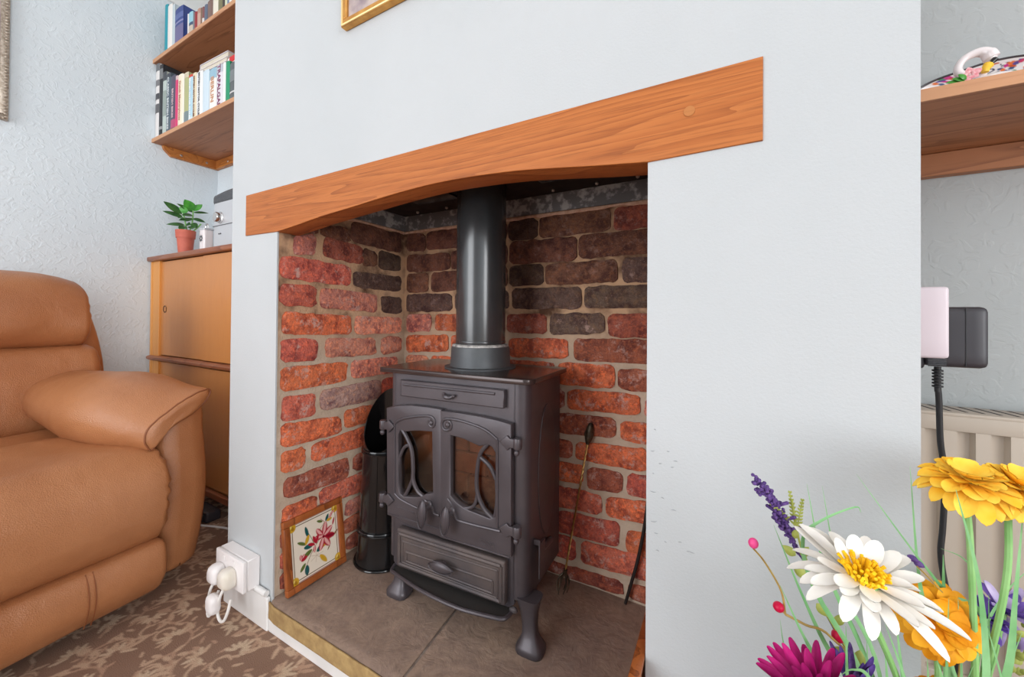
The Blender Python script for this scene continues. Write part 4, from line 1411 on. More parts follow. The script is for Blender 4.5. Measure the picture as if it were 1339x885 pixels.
g.obj('double_seam', M_seam, t)
def seat(q):
    d, w, z = q
    e = min(1, max(0, (w - .128) / .05))
    crown = .014 * math.sin(PI * min(1, max(0, (d + .06) / .5)))
    fr = max(0, 1 - (d + .07) / .2)
    bul = -.022 * fr * math.sin(PI * min(1, max(0, (z - .165) / .24)))
    puck = (noise.noise(Vector((w * 70, z * 45, d * 20))) * .006 + math.sin(z * 170 + d * 60 + 3 * noise.noise(Vector((z * 20, 1, 1)))) * .003) * (1 - e)
    fold = .010 * math.sin(d * 26 + w * 9 + 2.5 * noise.noise(Vector((d * 5, w * 5, 3)))) * max(0, min(1, (d - .12) * 6)) * (z > .36)
    return Vector((d + bul + wr(q, 8, .004), w + puck + wr(q, 9, .004), z + crown * (z > .33) + fold + wr(q, 7, .006) - .012 * max(0, (d - .3)) * 3 * (z > .36)))
G().rbox((-.058, .120, .160), (.66, .800, .420), (.085, .03, .09), (40, 34, 22), seat, SM).obj('seat_cushion', M_leather, t, 180)
def backc(lean, amp, z0, z1):
    def fn(q):
        d, w, z = q
        k = (z - z0) / (z1 - z0)
        e = 1 - min(1, max(0, (w - .03) / .045))
        puck = (noise.noise(Vector((w * 40, z * 75, d * 20))) * .006 + math.sin(z * 190 + 3 * noise.noise(Vector((z * 20, 1, 1)))) * .0022) * e
        bul = -amp * math.sin(PI * min(1, max(0, k))) * (d < .62)
        dim = .010 * math.exp(-((w - .14) / .05) ** 2 - ((k - .25) / .25) ** 2) * (d < .62)
        return Vector((d + bul + dim + (z - .40) * lean + wr(q, 8, .005), w + puck + wr(q, 9, .004), z + wr(q, 6, .006)))
    return fn
G().rbox((.505, .030, .385), (.66, .89, .672), (.05, .035, .05), (12, 40, 22), backc(.16, .012, .385, .672), SM).obj('back_cushion', M_leather, t, 180)
def headc(q):
    v = backc(.16, .024, .66, .93)(q)
    d, w, z = q
    k = max(0, min(1, (w - .04) / .16))
    v.z -= .045 * (1 - k) ** 2.2 * max(0, (z - .66) / .26)
    return v
G().rbox((.500, .052, .664), (.70, .868, .918), (.075, .03, .075), (16, 44, 22), headc, SM).obj('head_cushion', M_leather, t, 180)
g = G().tube([SM @ (headc(Vector((.575, .052, z))) + Vector((0, -.0008, 0))) for z in (.74, .76, .78, .80, .82, .84)], .0022, 6, 22)
g.obj('piping', M_thread, t)
g = G()
for o in (0, .012):
    g.tube([SM @ Vector(q) for q in ((.484, .288 + o, .395), (.482, .289 + o, .46), (.492, .289 + o, .54), (.520, .287 + o, .66))], .0015, 6, 18)
g.obj('double_seam', M_thread, t)
def shell(q):
    d, w, z = q
    k = max(0, min(1, (z - .55) / .3))
    return Vector((d + (z - .4) * .16, w + .05 * k ** 2 * (1 if w < .46 else -1), z))
G().rbox((.64, -.035, .20), (.80, .955, .875), (.05, .05, .06), (10, 20, 16), shell, SM).obj('back_shell', M_leather, t, 180)
G().tube([SM @ shell(Vector((.69, -.035, z))) for z in (.45, .52, .58, .64, .70, .76, .81)], .0014, 6, 24).obj('stitching', M_thread, t)

# ------------------------------------------------------------------ sideboard in the left alcove and what stands on it
t = wthing('sideboard', 'honey teak cabinet with sliding doors fitted in the left alcove behind the armchair', 'cabinet', (-1.83, .35, 0))
CF = .222
G().box((XL + .006, CF - .016, 1.028), (BL - .004, .492, 1.050), .006, 2).obj('top', M_cabtop, t, 40)
G().box((XL + .008, CF, .05), (XL + .026, .49, 1.028), .001, 1).obj('side_panel', M_stile, t, 40)
G().box((BL - .03, CF, .05), (BL - .006, .49, 1.028), .001, 1).obj('side_panel', M_stile, t, 40)
G().box((XL + .026, CF + .002, .05), (-2.342, CF + .02, 1.028), .001, 1).obj('stile', M_stile, t, 40)
G().box((XL + .026, .47, .05), (BL - .03, .488, 1.028)).obj('back_panel', M_cabinet, t, 0)
G().box((XL + .026, CF + .02, .05), (BL - .03, .47, .066)).obj('bottom_panel', M_cabinet, t, 0)
G().box((XL + .006, CF - .014, .052), (BL - .006, CF + .002, .078), .003, 1).obj('plinth_rail', M_cabtop, t, 40)
r_ = G().loft([[(x, CF + .01 + a, .572 + b) for a, b in ((0, -.012), (-.016, -.011), (-.026, -.004), (-.027, .004), (-.022, .009), (0, .013))] for x in (XL + .02, BL - .008)]).obj('lipping_rail', M_cabtop, t, 40)
for z0, z1 in ((.588, 1.024), (.08, .556)):
    d1 = G().box((-2.342, CF + .010, z0), (-1.905, CF + .022, z1), .001, 1).obj('door', M_cabinet, t, 40)
    d2 = G().box((-1.925, CF + .004, z0), (BL - .03, CF + .0095, z1), .001, 1).obj('door', M_cabinet, t, 40)
    if z0 > .5:
        mt = Matrix.Translation((-2.300, CF + .0098, .802)) @ Matrix.Rotation(R(90), 4, 'X')
        G().lathe([(.0145, 0), (.0165, .0012), (.0155, .0018), (.0135, .0012), (.0125, -.003), (.0001, -.003)], 20, mat=mt, cap=False).obj('finger_pull', M_slot, d1)
for x in (XL + .05, BL - .06):
    for y in (.27, .45):
        G().box((x - .02, y - .02, 0), (x + .02, y + .02, .05), .002, 1).obj('foot', M_slot, t, 40)

CT = 1.050
px, py = -2.262, .292
t = wthing('potted_jade_plant', 'small terracotta pot of oval-leaved jade plant on the sideboard', 'plant', (px, py, CT))
p = G().lathe([(.0001, CT), (.026, CT), (.033, CT + .088), (.0365, CT + .088), (.039, CT + .124), (.0365, CT + .124), (.034, CT + .10), (.0001, CT + .10)], 36, (px, py, 0), None, False).obj('pot', M_terracotta, t, 35)
G().lathe([(.0001, CT + .112), (.0345, CT + .112)], 24, (px, py, 0), None, False).obj('soil', M_soil, t)
stems = [[(px + .008, py, CT + .11), (px + .004, py - .005, CT + .16), (px - .006, py - .006, CT + .205)], [(px + .012, py, CT + .11), (px + .034, py - .004, CT + .16), (px + .046, py - .01, CT + .225)], [(px + .014, py + .004, CT + .11), (px + .05, py, CT + .14), (px + .072, py, CT + .165)]]
pmap = lambda q: Vector((px + (q[0] - px) * .275, py + (q[0] - px) * .73 + (q[1] - py), q[2]))
for s_ in stems:
    s_ = [pmap(q) for q in s_]
    G().tube(s_, .0032, 8, 10).obj('stem', M_stem, t)
def leaf_mesh(base, tip, width, nrm, thick=.0025, cup=.15, n=7):
    base, tip, nrm = Vector(base), Vector(tip), Vector(nrm).normalized()
    ax = tip - base
    L = ax.length
    sd = ax.cross(nrm).normalized()
    nrm = sd.cross(ax).normalized()
    V, F = [], []
    prof = lambda s: math.sin(PI * s ** .8) ** .75 if 0 < s < 1 else .04
    for top in (1, -1):
        for i in range(n + 1):
            s = i / n
            w = width * prof(s)
            for k in range(5):
                u = -1 + k / 2
                V.append(base + ax * s + sd * (w * u) + nrm * (cup * w * u * u - cup * .6 * L * s * s + top * thick * (1 - u * u) * math.sin(PI * max(.02, min(.98, s)))))
    o = (n + 1) * 5
    for i in range(n):
        for k in range(4):
            a = i * 5 + k
            F.append((a, a + 1, a + 6, a + 5))
            F.append((o + a, o + a + 5, o + a + 6, o + a + 1))
    return V, F
LV = [((-.012, -.006, .200), (-.088, -.01, .252), .017, M_leafdark), ((-.006, -.006, .205), (.026, -.03, .238), .021, M_leafbright), ((-.006, -.006, .185), (-.090, -.012, .208), .014, M_leafdark), ((-.004, -.005, .185), (.018, -.045, .180), .017, M_leafdark),
      ((0, -.005, .17), (.060, -.02, .188), .013, M_leafdark), ((.002, -.004, .150), (-.065, -.02, .148), .014, M_leafdark), ((.004, -.004, .145), (.03, -.05, .125), .017, M_leafdark), ((.006, -.004, .155), (.058, -.03, .155), .014, M_leafdark),
      ((.045, -.01, .222), (.018, -.02, .272), .020, M_leafbright), ((.047, -.01, .222), (.088, -.012, .262), .020, M_leafbright), ((.044, -.01, .215), (-.024, -.014, .250), .011, M_leafdark), ((.046, -.01, .214), (.122, -.012, .226), .010, M_leafdark),
      ((.044, -.009, .20), (.040, -.05, .196), .015, M_leafdark), ((.043, -.009, .185), (.118, -.02, .178), .012, M_leafdark), ((.040, -.008, .180), (.014, -.04, .172), .014, M_leafdark), ((.038, -.007, .165), (.088, -.03, .142), .013, M_leafdark), ((.036, -.006, .150), (.072, -.035, .135), .014, M_leafdark)]
for b_, e_, w_, m_ in LV:
    b_ = Vector((px, py, CT)) + Vector(b_)
    e_ = Vector((px, py, CT)) + Vector(e_)
    b_, e_ = pmap(b_), pmap(e_)
    v, f = leaf_mesh(b_, e_, w_ * 1.15, (0.55, -.55, .8))
    G().add(v, f).obj('leaf', m_, t, 60)

jx_, jy_ = -2.078, .300
t = wthing('white_tin', 'squat white printed tin with a loop handle between the plant pot and the stereo', 'tin', (jx_, jy_, CT))
b = G().rbox((jx_ - .023, jy_ - .019, CT), (jx_ + .023, jy_ + .019, CT + .112), (.006, .006, .006), (8, 8, 8)).obj('body', M_porcelain, t, 60)
G().rbox((jx_ - .024, jy_ - .020, CT + .106), (jx_ + .024, jy_ + .020, CT + .118), (.004, .004, .004), (8, 8, 8)).obj('lid', M_silver, t, 60)
G().tube([(jx_ - .010, jy_, CT + .117), (jx_ - .008, jy_, CT + .132), (jx_ + .002, jy_, CT + .138), (jx_ + .012, jy_, CT + .132), (jx_ + .014, jy_, CT + .117)], .0025, 8, 16).obj('loop_handle', M_chrome, t)
g = G()
for k in range(8):
    a = k * PI / 4
    v, f = leaf_mesh((jx_ - .004 + .004 * math.cos(a), jy_ - .0195, CT + .07 + .004 * math.sin(a)), (jx_ - .004 + .017 * math.cos(a), jy_ - .0195, CT + .07 + .017 * math.sin(a)), .004, (0, -1, 0), .0006, 0)
    g.add(v, f)
g.obj('printed_flower', M_darkgrey, b)

t = wthing('stereo', 'silver table stereo with a chrome volume knob on the right of the sideboard', 'stereo', (-1.80, .36, CT))
x0, x1, yf = -1.951, -1.62, .270
b = G().rbox((x0, yf, CT + .006), (x1, .45, CT + .232), (.014, .014, .010), (12, 12, 12)).obj('case', M_silver, t, 60)
G().rbox((x0 - .001, yf - .002, CT + .196), (x1 + .001, .451, CT + .240), (.012, .012, .014), (12, 10, 10), lambda q: Vector((q.x, q.y, q.z + .012 * math.sin(PI * max(0, min(1, (q.x - x0) / (x1 - x0)))) * (q.z > CT + .22)))).obj('lid', M_darkgrey, t, 60)
mt = Matrix.Translation((-1.888, yf, CT + .138)) @ Matrix.Rotation(R(90), 4, 'X')
k_ = G().lathe([(.024, -.001), (.0255, .002), (.0215, .004), (.0205, .018), (.0185, .021), (.0001, .021)], 32, mat=mt, cap=False).obj('volume_knob', M_chrome, t, 35)
G().box((x0 + .001, yf - .0012, CT + .104), (x1, yf + .002, CT + .107)).obj('groove', M_darkgrey, b, 0)
for xx in (-1.895, -1.882):
    G().ball((xx, yf - .001, CT + .070), (.004, .002, .003), 8, 6).obj('button', M_blackplastic, b)
G().rbox((x0 + .004, yf + .004, CT), (x1 - .004, .44, CT + .012), (.006, .006, .004), (8, 8, 6)).obj('base', M_darkgrey, t, 60)

# power box and lead on the carpet under the sideboard
t = wthing('power_block', 'black multi-socket power block on the carpet below the sideboard', 'power block', (-1.78, .17, 0))
b = G().rbox((-1.86, .155, .001), (-1.70, .205, .040), (.008, .008, .008), (8, 8, 8)).obj('case', M_blackplastic, t, 60)
for k in range(3):
    G().rbox((-1.845 + k * .05, .148, .006), (-1.815 + k * .05, .158, .034), (.003, .003, .003), (6, 6, 6)).obj('socket_face', M_cable, t, 60)
o = G().tube([(-1.93, .10, .004), (-1.83, .112, .004), (-1.74, .128, .004), (-1.64, .165, .004), (-1.52, .20, .004)], .0036, 8, 30).obj('white_lead', M_whitecable)
tag(o, 'thin white lead lying on the carpet in front of the black power block', 'cable')

# ------------------------------------------------------------------ shelves and books in the left alcove
S1, S2 = 1.6205, 2.004
def wall_shelf(label, zt, cleats):
    t = wthing('wall_shelf', label, 'shelf', ((XL + BL) / 2, .36, zt - .018))
    G().box((XL + .001, .2225, zt - .017), (BL - .001, .499, zt), .001, 1).obj('board', M_teak, t, 40)
    G().box((XL + .001, .2195, zt - .0175), (BL - .001, .2225, zt + .0003)).obj('edging', M_teakedge, t, 0)
    if cleats:
        c = G().add([(XL + .0008, y, z) for y, z in ((.258, zt - .0178), (.476, zt - .0178), (.4985, zt - .0178), (.4985, zt - .062), (.29, zt - .062), (.262, zt - .034))] +
                    [(XL + .019, y, z) for y, z in ((.258, zt - .0178), (.476, zt - .0178), (.4985, zt - .0178), (.4985, zt - .062), (.29, zt - .062), (.262, zt - .034))],
                    [(0, 1, 2, 3, 4, 5), (11, 10, 9, 8, 7, 6)] + [(i, i + 6, (i + 1) % 6 + 6, (i + 1) % 6) for i in range(6)]).obj('side_cleat', M_cleat, t, 0)
        for y in (.33, .44):
            G().ball((XL + .0195, y, zt - .042), (.0018, .006, .006), 10, 6).obj('screw', M_steel, c)
        c = G().box((XL + .02, .481, zt - .062), (BL - .003, .4985, zt - .0178), .001, 1).obj('back_cleat', M_cleat, t, 40)
        for x in (-2.3, -1.9, -1.5):
            G().ball((x, .4805, zt - .042), (.006, .0018, .006), 10, 6).obj('screw', M_steel, c)
    return t
wall_shelf('lower teak wall shelf on a screwed cleat in the left alcove', S1, True)
wall_shelf('upper teak wall shelf high in the left alcove, near the ceiling', S2, True)

bmats = {}
def bmat(c):
    if c not in bmats:
        bmats[c] = simple('book_cloth_%d' % len(bmats), lin(*c), 0.5, bscale=500, bstr=.1, bdist=.0003)
    return bmats[c]
def book(label, x0, x1, z0, h, c, group, title=None, tc=(30, 30, 34), bands=(), depth=.165, y0=.231, tsize=None, tx=0.0, tz=.5):
    """upright book, spine to the room (-y)"""
    w = x1 - x0
    t = wthing('book', label, 'book', ((x0 + x1) / 2, y0 + depth / 2, z0), group)
    th = min(.0022, w * .16)
    g = G()
    g.loft([[(x0, y0 + .003, z), (x0 + w * .22, y0 + .0006, z), (x0 + w * .5, y0, z), (x0 + w * .78, y0 + .0006, z), (x1, y0 + .003, z), (x1, y0 + .005, z), (x0, y0 + .005, z)] for z in (z0, z0 + h)])
    g.box((x0, y0 + .004, z0), (x0 + th, y0 + depth, z0 + h)).box((x1 - th, y0 + .004, z0), (x1, y0 + depth, z0 + h))
    cv = g.obj('cover', bmat(c), t, 30)
    G().box((x0 + th, y0 + .005, z0 + .002), (x1 - th, y0 + depth - .004, z0 + h - .003)).obj('page_block', M_paper, t, 0)
    for za, zb, cc in bands:
        G().loft([[(x0 + .0002, y0 + .0024, z), (x0 + w * .22, y0, z), (x0 + w * .5, y0 - .0007, z), (x0 + w * .78, y0, z), (x1 - .0002, y0 + .0024, z), (x1 - .0002, y0 + .004, z), (x0 + .0002, y0 + .004, z)] for z in (z0 + h * za, z0 + h * zb)]).obj('spine_band', bmat(cc), cv, 30)
    if title:
        m = Matrix.Translation((x0 + w * (.5 + tx), y0 - .0008, z0 + h * tz)) @ Matrix(((0, 1, 0, 0), (0, 0, -1, 0), (-1, 0, 0, 0), (0, 0, 0, 1)))
        G().text(title, tsize or w * .75, .0003, m, bold=.0006).obj('lettering', bmat(tc), cv, 0, fix=False)
    return t
GL = 'books standing on the lower shelf'
LB = [
 ('white spine photo book with a grey collage, first on the lower shelf', -2.439, -2.400, .362, (226, 222, 220), 'PHOTOGRAPHS' if False else None, (40, 40, 44), ((.70, .78, (120, 118, 120)), (.52, .60, (70, 70, 74)), (.34, .46, (96, 94, 96)), (.9, 1.0, (110, 112, 116))), None),
 ('black spine tall book with white lettering, second on the lower shelf', -2.399, -2.360, .345, (40, 42, 46), None, (220, 220, 220), ((.80, .94, (120, 122, 124)), (.1, .14, (150, 150, 150))), None),
 ('pale green-grey spine tall book beside the black ones on the lower shelf', -2.359, -2.320, .298, (186, 198, 192), None, (60, 60, 60), ((.86, 1.0, (70, 74, 80)), (.3, .7, (150, 162, 156))), None),
 ('slate grey spine book titled Classic British Bikes on the lower shelf', -2.319, -2.271, .278, (84, 98, 110), 'CLASSIC BRITISH BIKES', (222, 228, 230), ((.93, 1.0, (60, 64, 74)),), .024),
 ('dark violet spine book with a pink strip on the lower shelf', -2.270, -2.224, .254, (80, 76, 96), 'BRITISH BIKES', (214, 190, 196), ((.05, .20, (180, 70, 110)),), .022),
 ('grey-pink spine slim book next to the cream one on the lower shelf', -2.223, -2.198, .242, (206, 180, 180), None, (40, 40, 40), ((.0, .92, (206, 60, 110)),), None),
 ('cream spine book titled Dutch Masterpieces on the lower shelf', -2.197, -2.150, .238, (240, 228, 204), 'Dutch Masterpieces', (190, 130, 100), (), .022),
 ('white spine slim book against the green one on the lower shelf', -2.149, -2.138, .230, (238, 232, 220), None, (40, 40, 40), (), None),
 ('olive green spine book with a grey foot on the lower shelf', -2.137, -2.094, .228, (176, 178, 128), None, (110, 110, 70), ((0, .24, (120, 136, 140)), (.9, 1, (206, 196, 170))), .018),
 ('sky blue spine book with white lettering and a red top on the lower shelf', -2.093, -2.055, .206, (178, 212, 228), 'BRITISH MOTOR CYCLES', (250, 250, 250), ((.95, 1, (206, 70, 50)), (0, .10, (206, 220, 226))), .016),
 ('cream spine book with brown lettering beside the sky blue one', -2.054, -2.021, .204, (226, 214, 186), 'BRITISH MOTOR CYCLES', (140, 100, 70), (), .016),
 ('white spine thick book titled British Motor Cycles on the lower shelf', -2.020, -1.964, .196, (236, 236, 234), 'BRITISH MOTOR CYCLES', (90, 90, 96), (), .017),
 ('ice blue spine book without lettering on the lower shelf', -1.962, -1.908, .184, (196, 216, 228), None, (250, 250, 250), ((0, 1, (206, 222, 232)),), None),
 ('ivory spine book titled Berlin on the lower shelf', -1.906, -1.848, .173, (240, 236, 230), 'BERLIN', (206, 150, 110), ((.76, 1.0, (150, 186, 204)),), .034),
 ('pale lilac spine book titled Trafalgar on the lower shelf', -1.846, -1.797, .171, (226, 222, 228), 'TRAFALGAR', (130, 46, 92), ((.82, 1.0, (190, 196, 206)),), .032),
 ('white spine book with a green strip beside Trafalgar on the lower shelf', -1.795, -1.774, .170, (240, 240, 238), None, (40, 40, 40), (), None),
 ('bright green spine book near the chimney breast on the lower shelf', -1.773, -1.742, .166, (34, 146, 104), None, (40, 40, 40), (), None),
 ('dark grey spine book last beside the chimney breast on the lower shelf', -1.741, -1.690, .150, (90, 96, 98), 'THE GUIDE' if False else None, (226, 226, 226), ((.2, .24, (206, 206, 206)), (.5, .8, (120, 126, 128))), None)]
for lb, x0, x1, h, c, ti, tc, bands, ts in LB:
    book(lb, x0, x1, S1 + .0005, h, c, GL, ti, tc, bands, .17, .229, ts)
# two lying on top of the row, one red-and-white behind
def flat_book(label, x0, x1, y0, y1, z0, z1, c, group, tilt=0.0):
    t = wthing('book', label, 'book', ((x0 + x1) / 2, (y0 + y1) / 2, z0), group)
    m = Matrix.Translation(((x0 + x1) / 2, (y0 + y1) / 2, z0)) @ Matrix.Rotation(tilt, 4, 'Y') @ Matrix.Translation((-(x0 + x1) / 2, -(y0 + y1) / 2, -z0))
    g = G().box((x0, y0, z0), (x1, y1, z0 + .003), 0, 1, m).box((x0, y0, z1 - .003), (x1, y1, z1), 0, 1, m).box((x0, y0, z0), (x0 + .004, y1, z1), .001, 1, m)
    g.obj('cover', bmat(c), t, 30)
    G().box((x0 + .003, y0 + .003, z0 + .003), (x1 - .004, y1 - .003, z1 - .003), 0, 1, m).obj('page_block', M_paper, t, 0)
GF = 'books lying on the lower row'
zb = S1 + .0005 + .1855
flat_book('white paperback lying flat on the lower row of books, under another', -2.035, -1.80, .245, .37, zb + .011, zb + .031, (224, 216, 214), GF, R(3.0))
flat_book('pale grey paperback lying topmost on the lower row of books', -2.04, -1.80, .25, .375, zb + .032, zb + .058, (208, 204, 210), GF, R(3.0))
t = wthing('red_booklet', 'small red and white booklet laid on the last grey book', 'booklet', (-1.75, .30, S1 + .171))
G().box((-1.79, .245, S1 + .1712), (-1.70, .36, S1 + .196), .001, 1).obj('pages', bmat((236, 226, 222)), t, 30)
G().box((-1.775, .244, S1 + .1735), (-1.735, .361, S1 + .1975), .001, 1).obj('red_cover', bmat((206, 36, 40)), t, 30)

GU = 'books standing on the upper shelf'
UB = [
 ('turquoise slim book with tiny white dots, first on the upper shelf', -2.382, -2.350, .252, (34, 150, 166), None, (220, 240, 240), (), None),
 ('white folder standing next to the turquoise book', -2.349, -2.300, .236, (236, 232, 226), None, (0, 0, 0), (), None),
 ('pale blue-grey slim folder beside the white one', -2.299, -2.272, .222, (190, 202, 208), None, (0, 0, 0), (), None),
 ('thick navy blue dictionary with worn gilt spine on the upper shelf', -2.270, -2.186, .186, (52, 70, 134), None, (150, 130, 150), ((.72, .86, (90, 104, 160)), (.03, .56, (110, 104, 146)), (.62, .66, (140, 140, 180))), None),
 ('slim white book between the navy dictionary and the light blue one', -2.140, -2.131, .122, (226, 224, 222), None, (0, 0, 0), (), None),
 ('navy and sky blue paperback on the upper shelf', -2.130, -2.090, .120, (60, 80, 110), None, (220, 220, 220), ((.62, 1, (150, 200, 216)), (.1, .5, (200, 186, 170))), None),
 ('grey slim paperback left of the red book', -2.089, -2.077, .112, (120, 124, 130), None, (0, 0, 0), (), None),
 ('dark red slim book on the upper shelf', -2.076, -2.052, .104, (148, 44, 50), None, (0, 0, 0), (), None),
 ('pinkish brown book with faded lettering on the upper shelf', -2.050, -2.020, .107, (178, 136, 120), None, (0, 0, 0), ((.2, .8, (196, 160, 146)),), None),
 ('brown slim book leaning in the middle of the upper row', -2.019, -2.004, .102, (120, 96, 80), None, (0, 0, 0), (), None),
 ('maroon paperback with white label on the upper shelf', -2.003, -1.987, .100, (130, 80, 80), None, (0, 0, 0), ((.1, .5, (220, 214, 210)),), None),
 ('slate blue paperback on the upper shelf', -1.986, -1.960, .101, (92, 104, 124), None, (0, 0, 0), ((.1, .3, (200, 204, 210)),), None),
 ('brown leather-look book taller than its neighbours on the upper shelf', -1.958, -1.914, .105, (122, 96, 88), None, (0, 0, 0), (), None),
 ('cream thick paperback on the upper shelf', -1.912, -1.868, .100, (230, 224, 208), None, (0, 0, 0), ((.1, .2, (150, 150, 150)),), None),
 ('olive yellow paperback on the upper shelf', -1.867, -1.832, .095, (176, 168, 110), None, (0, 0, 0), ((.3, .8, (120, 116, 84)),), None),
 ('near-black book on the upper shelf beside the olive one', -1.831, -1.813, .090, (66, 58, 54), None, (0, 0, 0), (), None),
 ('pale green slim book on the upper shelf', -1.812, -1.794, .088, (206, 212, 186), None, (0, 0, 0), (), None),
 ('blue-grey slim book on the upper shelf', -1.793, -1.779, .088, (120, 136, 160), None, (0, 0, 0), (), None),
 ('white paperback last but one on the upper shelf', -1.778, -1.758, .086, (232, 230, 226), None, (0, 0, 0), (), None),
 ('blue and red paperback touching the chimney breast on the upper shelf', -1.757, -1.730, .085, (96, 120, 170), None, (0, 0, 0), ((0, .4, (190, 80, 70)),), None)]
for lb, x0, x1, h, c, ti, tc, bands, ts in UB:
    book(lb, x0, x1, S2 + .0005, h, c, GU, ti, tc, bands, .15 if h < .2 else .2, .240, ts)

# ------------------------------------------------------------------ pictures
t = wthing('gilt_picture', 'watercolour in a narrow gilt frame hanging on the chimney breast', 'picture', (-.47, -.008, 1.399))
x0, x1, z0, z1 = -.737, -.205, 1.399, 1.83
for nm, lo, hi in (('b', (x0, z0), (x1, z0 + .016)), ('t', (x0, z1 - .016), (x1, z1)), ('l', (x0, z0 + .016), (x0 + .016, z1 - .016)), ('r', (x1 - .016, z0 + .016), (x1, z1 - .016))):
    f_ = G().box((lo[0], -.0148, lo[1]), (hi[0], -.0005, hi[1]), .0015, 1).obj('frame_bar', M_gold, t, 40)
for a, b in (((x0 + .004, z0 + .004), (x1 - .004, z0 + .004)), ((x0 + .004, z1 - .004), (x1 - .004, z1 - .004)), ((x0 + .004, z0 + .004), (x0 + .004, z1 - .004)), ((x1 - .004, z0 + .004), (x1 - .004, z1 - .004))):
    G().tube([(a[0], -.0142, a[1]), (b[0], -.0142, b[1])], .0026, 8).obj('bead', M_goldlight, t)
G().box((x0 + .014, -.008, z0 + .014), (x1 - .014, -.004, z1 - .014)).obj('painting', M_picture, t, 0)

t = wthing('silver_picture', 'picture in a carved silvery frame hanging on the left wall', 'picture', (XL + .01, -.44, 1.516))
y0, y1, z0, z1 = -.67, -.209, 1.516, 2.06
fr = [((y0, z0), (y1, z0)), ((y0, z1), (y1, z1)), ((y0, z0), (y0, z1)), ((y1, z0), (y1, z1))]
for lo, hi in (((y0, z0), (y1, z0 + .022)), ((y0, z1 - .022), (y1, z1)), ((y0, z0 + .022), (y0 + .022, z1 - .022)), ((y1 - .022, z0 + .022), (y1, z1 - .022))):
    f_ = G().box((XL + .0008, lo[0], lo[1]), (XL + .017, hi[0], hi[1]), .003, 2).obj('frame_bar', M_silverframe, t, 40)
g = G()
n = 46
for i in range(n):
    z = z0 + .012 + (z1 - z0 - .024) * i / (n - 1)
    for y in (y0 + .007, y1 - .007):
        g.ball((XL + .0175, y, z), (.003, .0062, .0045), 6, 4)
for i in range(38):
    y = y0 + .012 + (y1 - y0 - .024) * i / 37
    for z in (z0 + .007, z1 - .007):
        g.ball((XL + .0175, y, z), (.003, .0045, .0062), 6, 4)
tag(g.obj('carving', M_silverframe, t, 60), kind='stuff')
G().box((XL + .002, y0 + .02, z0 + .02), (XL + .008, y1 - .02, z1 - .02)).obj('painting', M_picture, t, 0)

# ------------------------------------------------------------------ white double socket low on the breast, with two plugs
t = wthing('wall_socket', 'white surface-mounted double socket box low on the chimney breast', 'socket', (-1.112, -.02, .093))
G().box((-1.179, -.030, .093), (-1.046, -.0002, .169), .002, 1).obj('box', M_plastic, t, 40)
fp = G().box((-1.1795, -.041, .0925), (-1.0455, -.0305, .1695), .0035, 2).obj('face_plate', M_plastic, t, 40)
for x in (-1.137, -1.088):
    G().box((x - .006, -.0425, .150), (x + .006, -.0405, .163), .001, 1).obj('rocker', M_plastic, fp, 40)
def plug(label, cx, cz, m, cord):
    t = wthing('plug', label, 'plug', (cx, -.058, cz - .025), 'white plugs in the double socket')
    y = -.0415
    rings = []
    for yy, s_ in ((y, .9), (y - .003, 1.0), (y - .016, 1.0), (y - .024, .86), (y - .028, .62), (y - .029, .1)):
        ring = []
        for k in range(24):
            a = 2 * PI * k / 24
            c, s = math.cos(a), math.sin(a)
            q = (abs(c) ** 3.4 + abs(s) ** 3.4) ** (-1 / 3.4)
            ring.append((cx + .0215 * c * q * s_ * (1 - .12 * s), yy, cz + .0235 * s * q * s_))
        rings.append(ring)
    G().loft(rings).obj('plug_body', m, t, 50)
    G().tube(cord, .0034, 8, 40).obj('cord', M_whitecable, t)
plug('yellowed white plug with looped flex in the left half of the socket', -1.146, .120, M_plastic, [(-1.146, -.060, .100), (-1.148, -.066, .084), (-1.152, -.068, .060), (-1.146, -.072, .036), (-1.134, -.074, .030), (-1.128, -.070, .044), (-1.130, -.062, .066), (-1.136, -.052, .08)])
plug('white plug with curled flex in the right half of the socket', -1.094, .124, M_plastic2, [(-1.094, -.060, .104), (-1.094, -.068, .088), (-1.098, -.070, .066), (-1.100, -.070, .046), (-1.088, -.070, .034), (-1.074, -.068, .038), (-1.068, -.062, .060), (-1.074, -.054, .08)])
t = wthing('plug_adaptor', 'clear-white round adaptor plug hanging below the right plug', 'plug', (-1.112, -.07, .045))
G().rbox((-1.130, -.088, .046), (-1.094, -.062, .092), (.012, .010, .014), (10, 8, 10)).obj('plug_body', M_plastic, t, 60)

# ------------------------------------------------------------------ right alcove: socket, chargers, radiator, shelf
t = wthing('side_socket', 'white double socket on the right side of the chimney breast behind the chargers', 'socket', (BR + .006, .15, .70))
G().box((BR + .0003, .075, .735), (BR + .010, .225, .822), .003, 2).obj('face_plate', M_plastic, t, 40)
t = wthing('white_charger', 'white block charger plugged in beside the black adaptor at the breast edge', 'charger', (.197, .117, .735))
G().rbox((BR + .0105, .097, .7355), (.2235, .137, .8215), (.004, .004, .004), (8, 8, 8)).obj('case', M_pinkplastic, t, 60)
t = wthing('black_adaptor', 'black power adaptor with a hanging cable plugged in above the radiator', 'adaptor', (.24, .18, .72))
ad = G().rbox((.222, .160, .7200), (.2805, .200, .7985), (.007, .007, .007), (10, 10, 10)).obj('case', M_blackplastic, t, 60)
G().rbox((BR + .0105, .164, .716), (.2235, .196, .79), (.005, .005, .005), (8, 8, 8)).obj('plug_base', M_blackplastic, t, 60)
G().box((.2585, .1594, .722), (.2592, .1606, .797)).obj('case_seam', M_cable, ad, 0)
g = G()
for k in range(5):
    g.box((.224, .1588, .7205 + k * .0022), (.241, .1598, .7215 + k * .0022))
tag(g.obj('label_lines', M_darkgrey, ad, 0), kind='stuff')
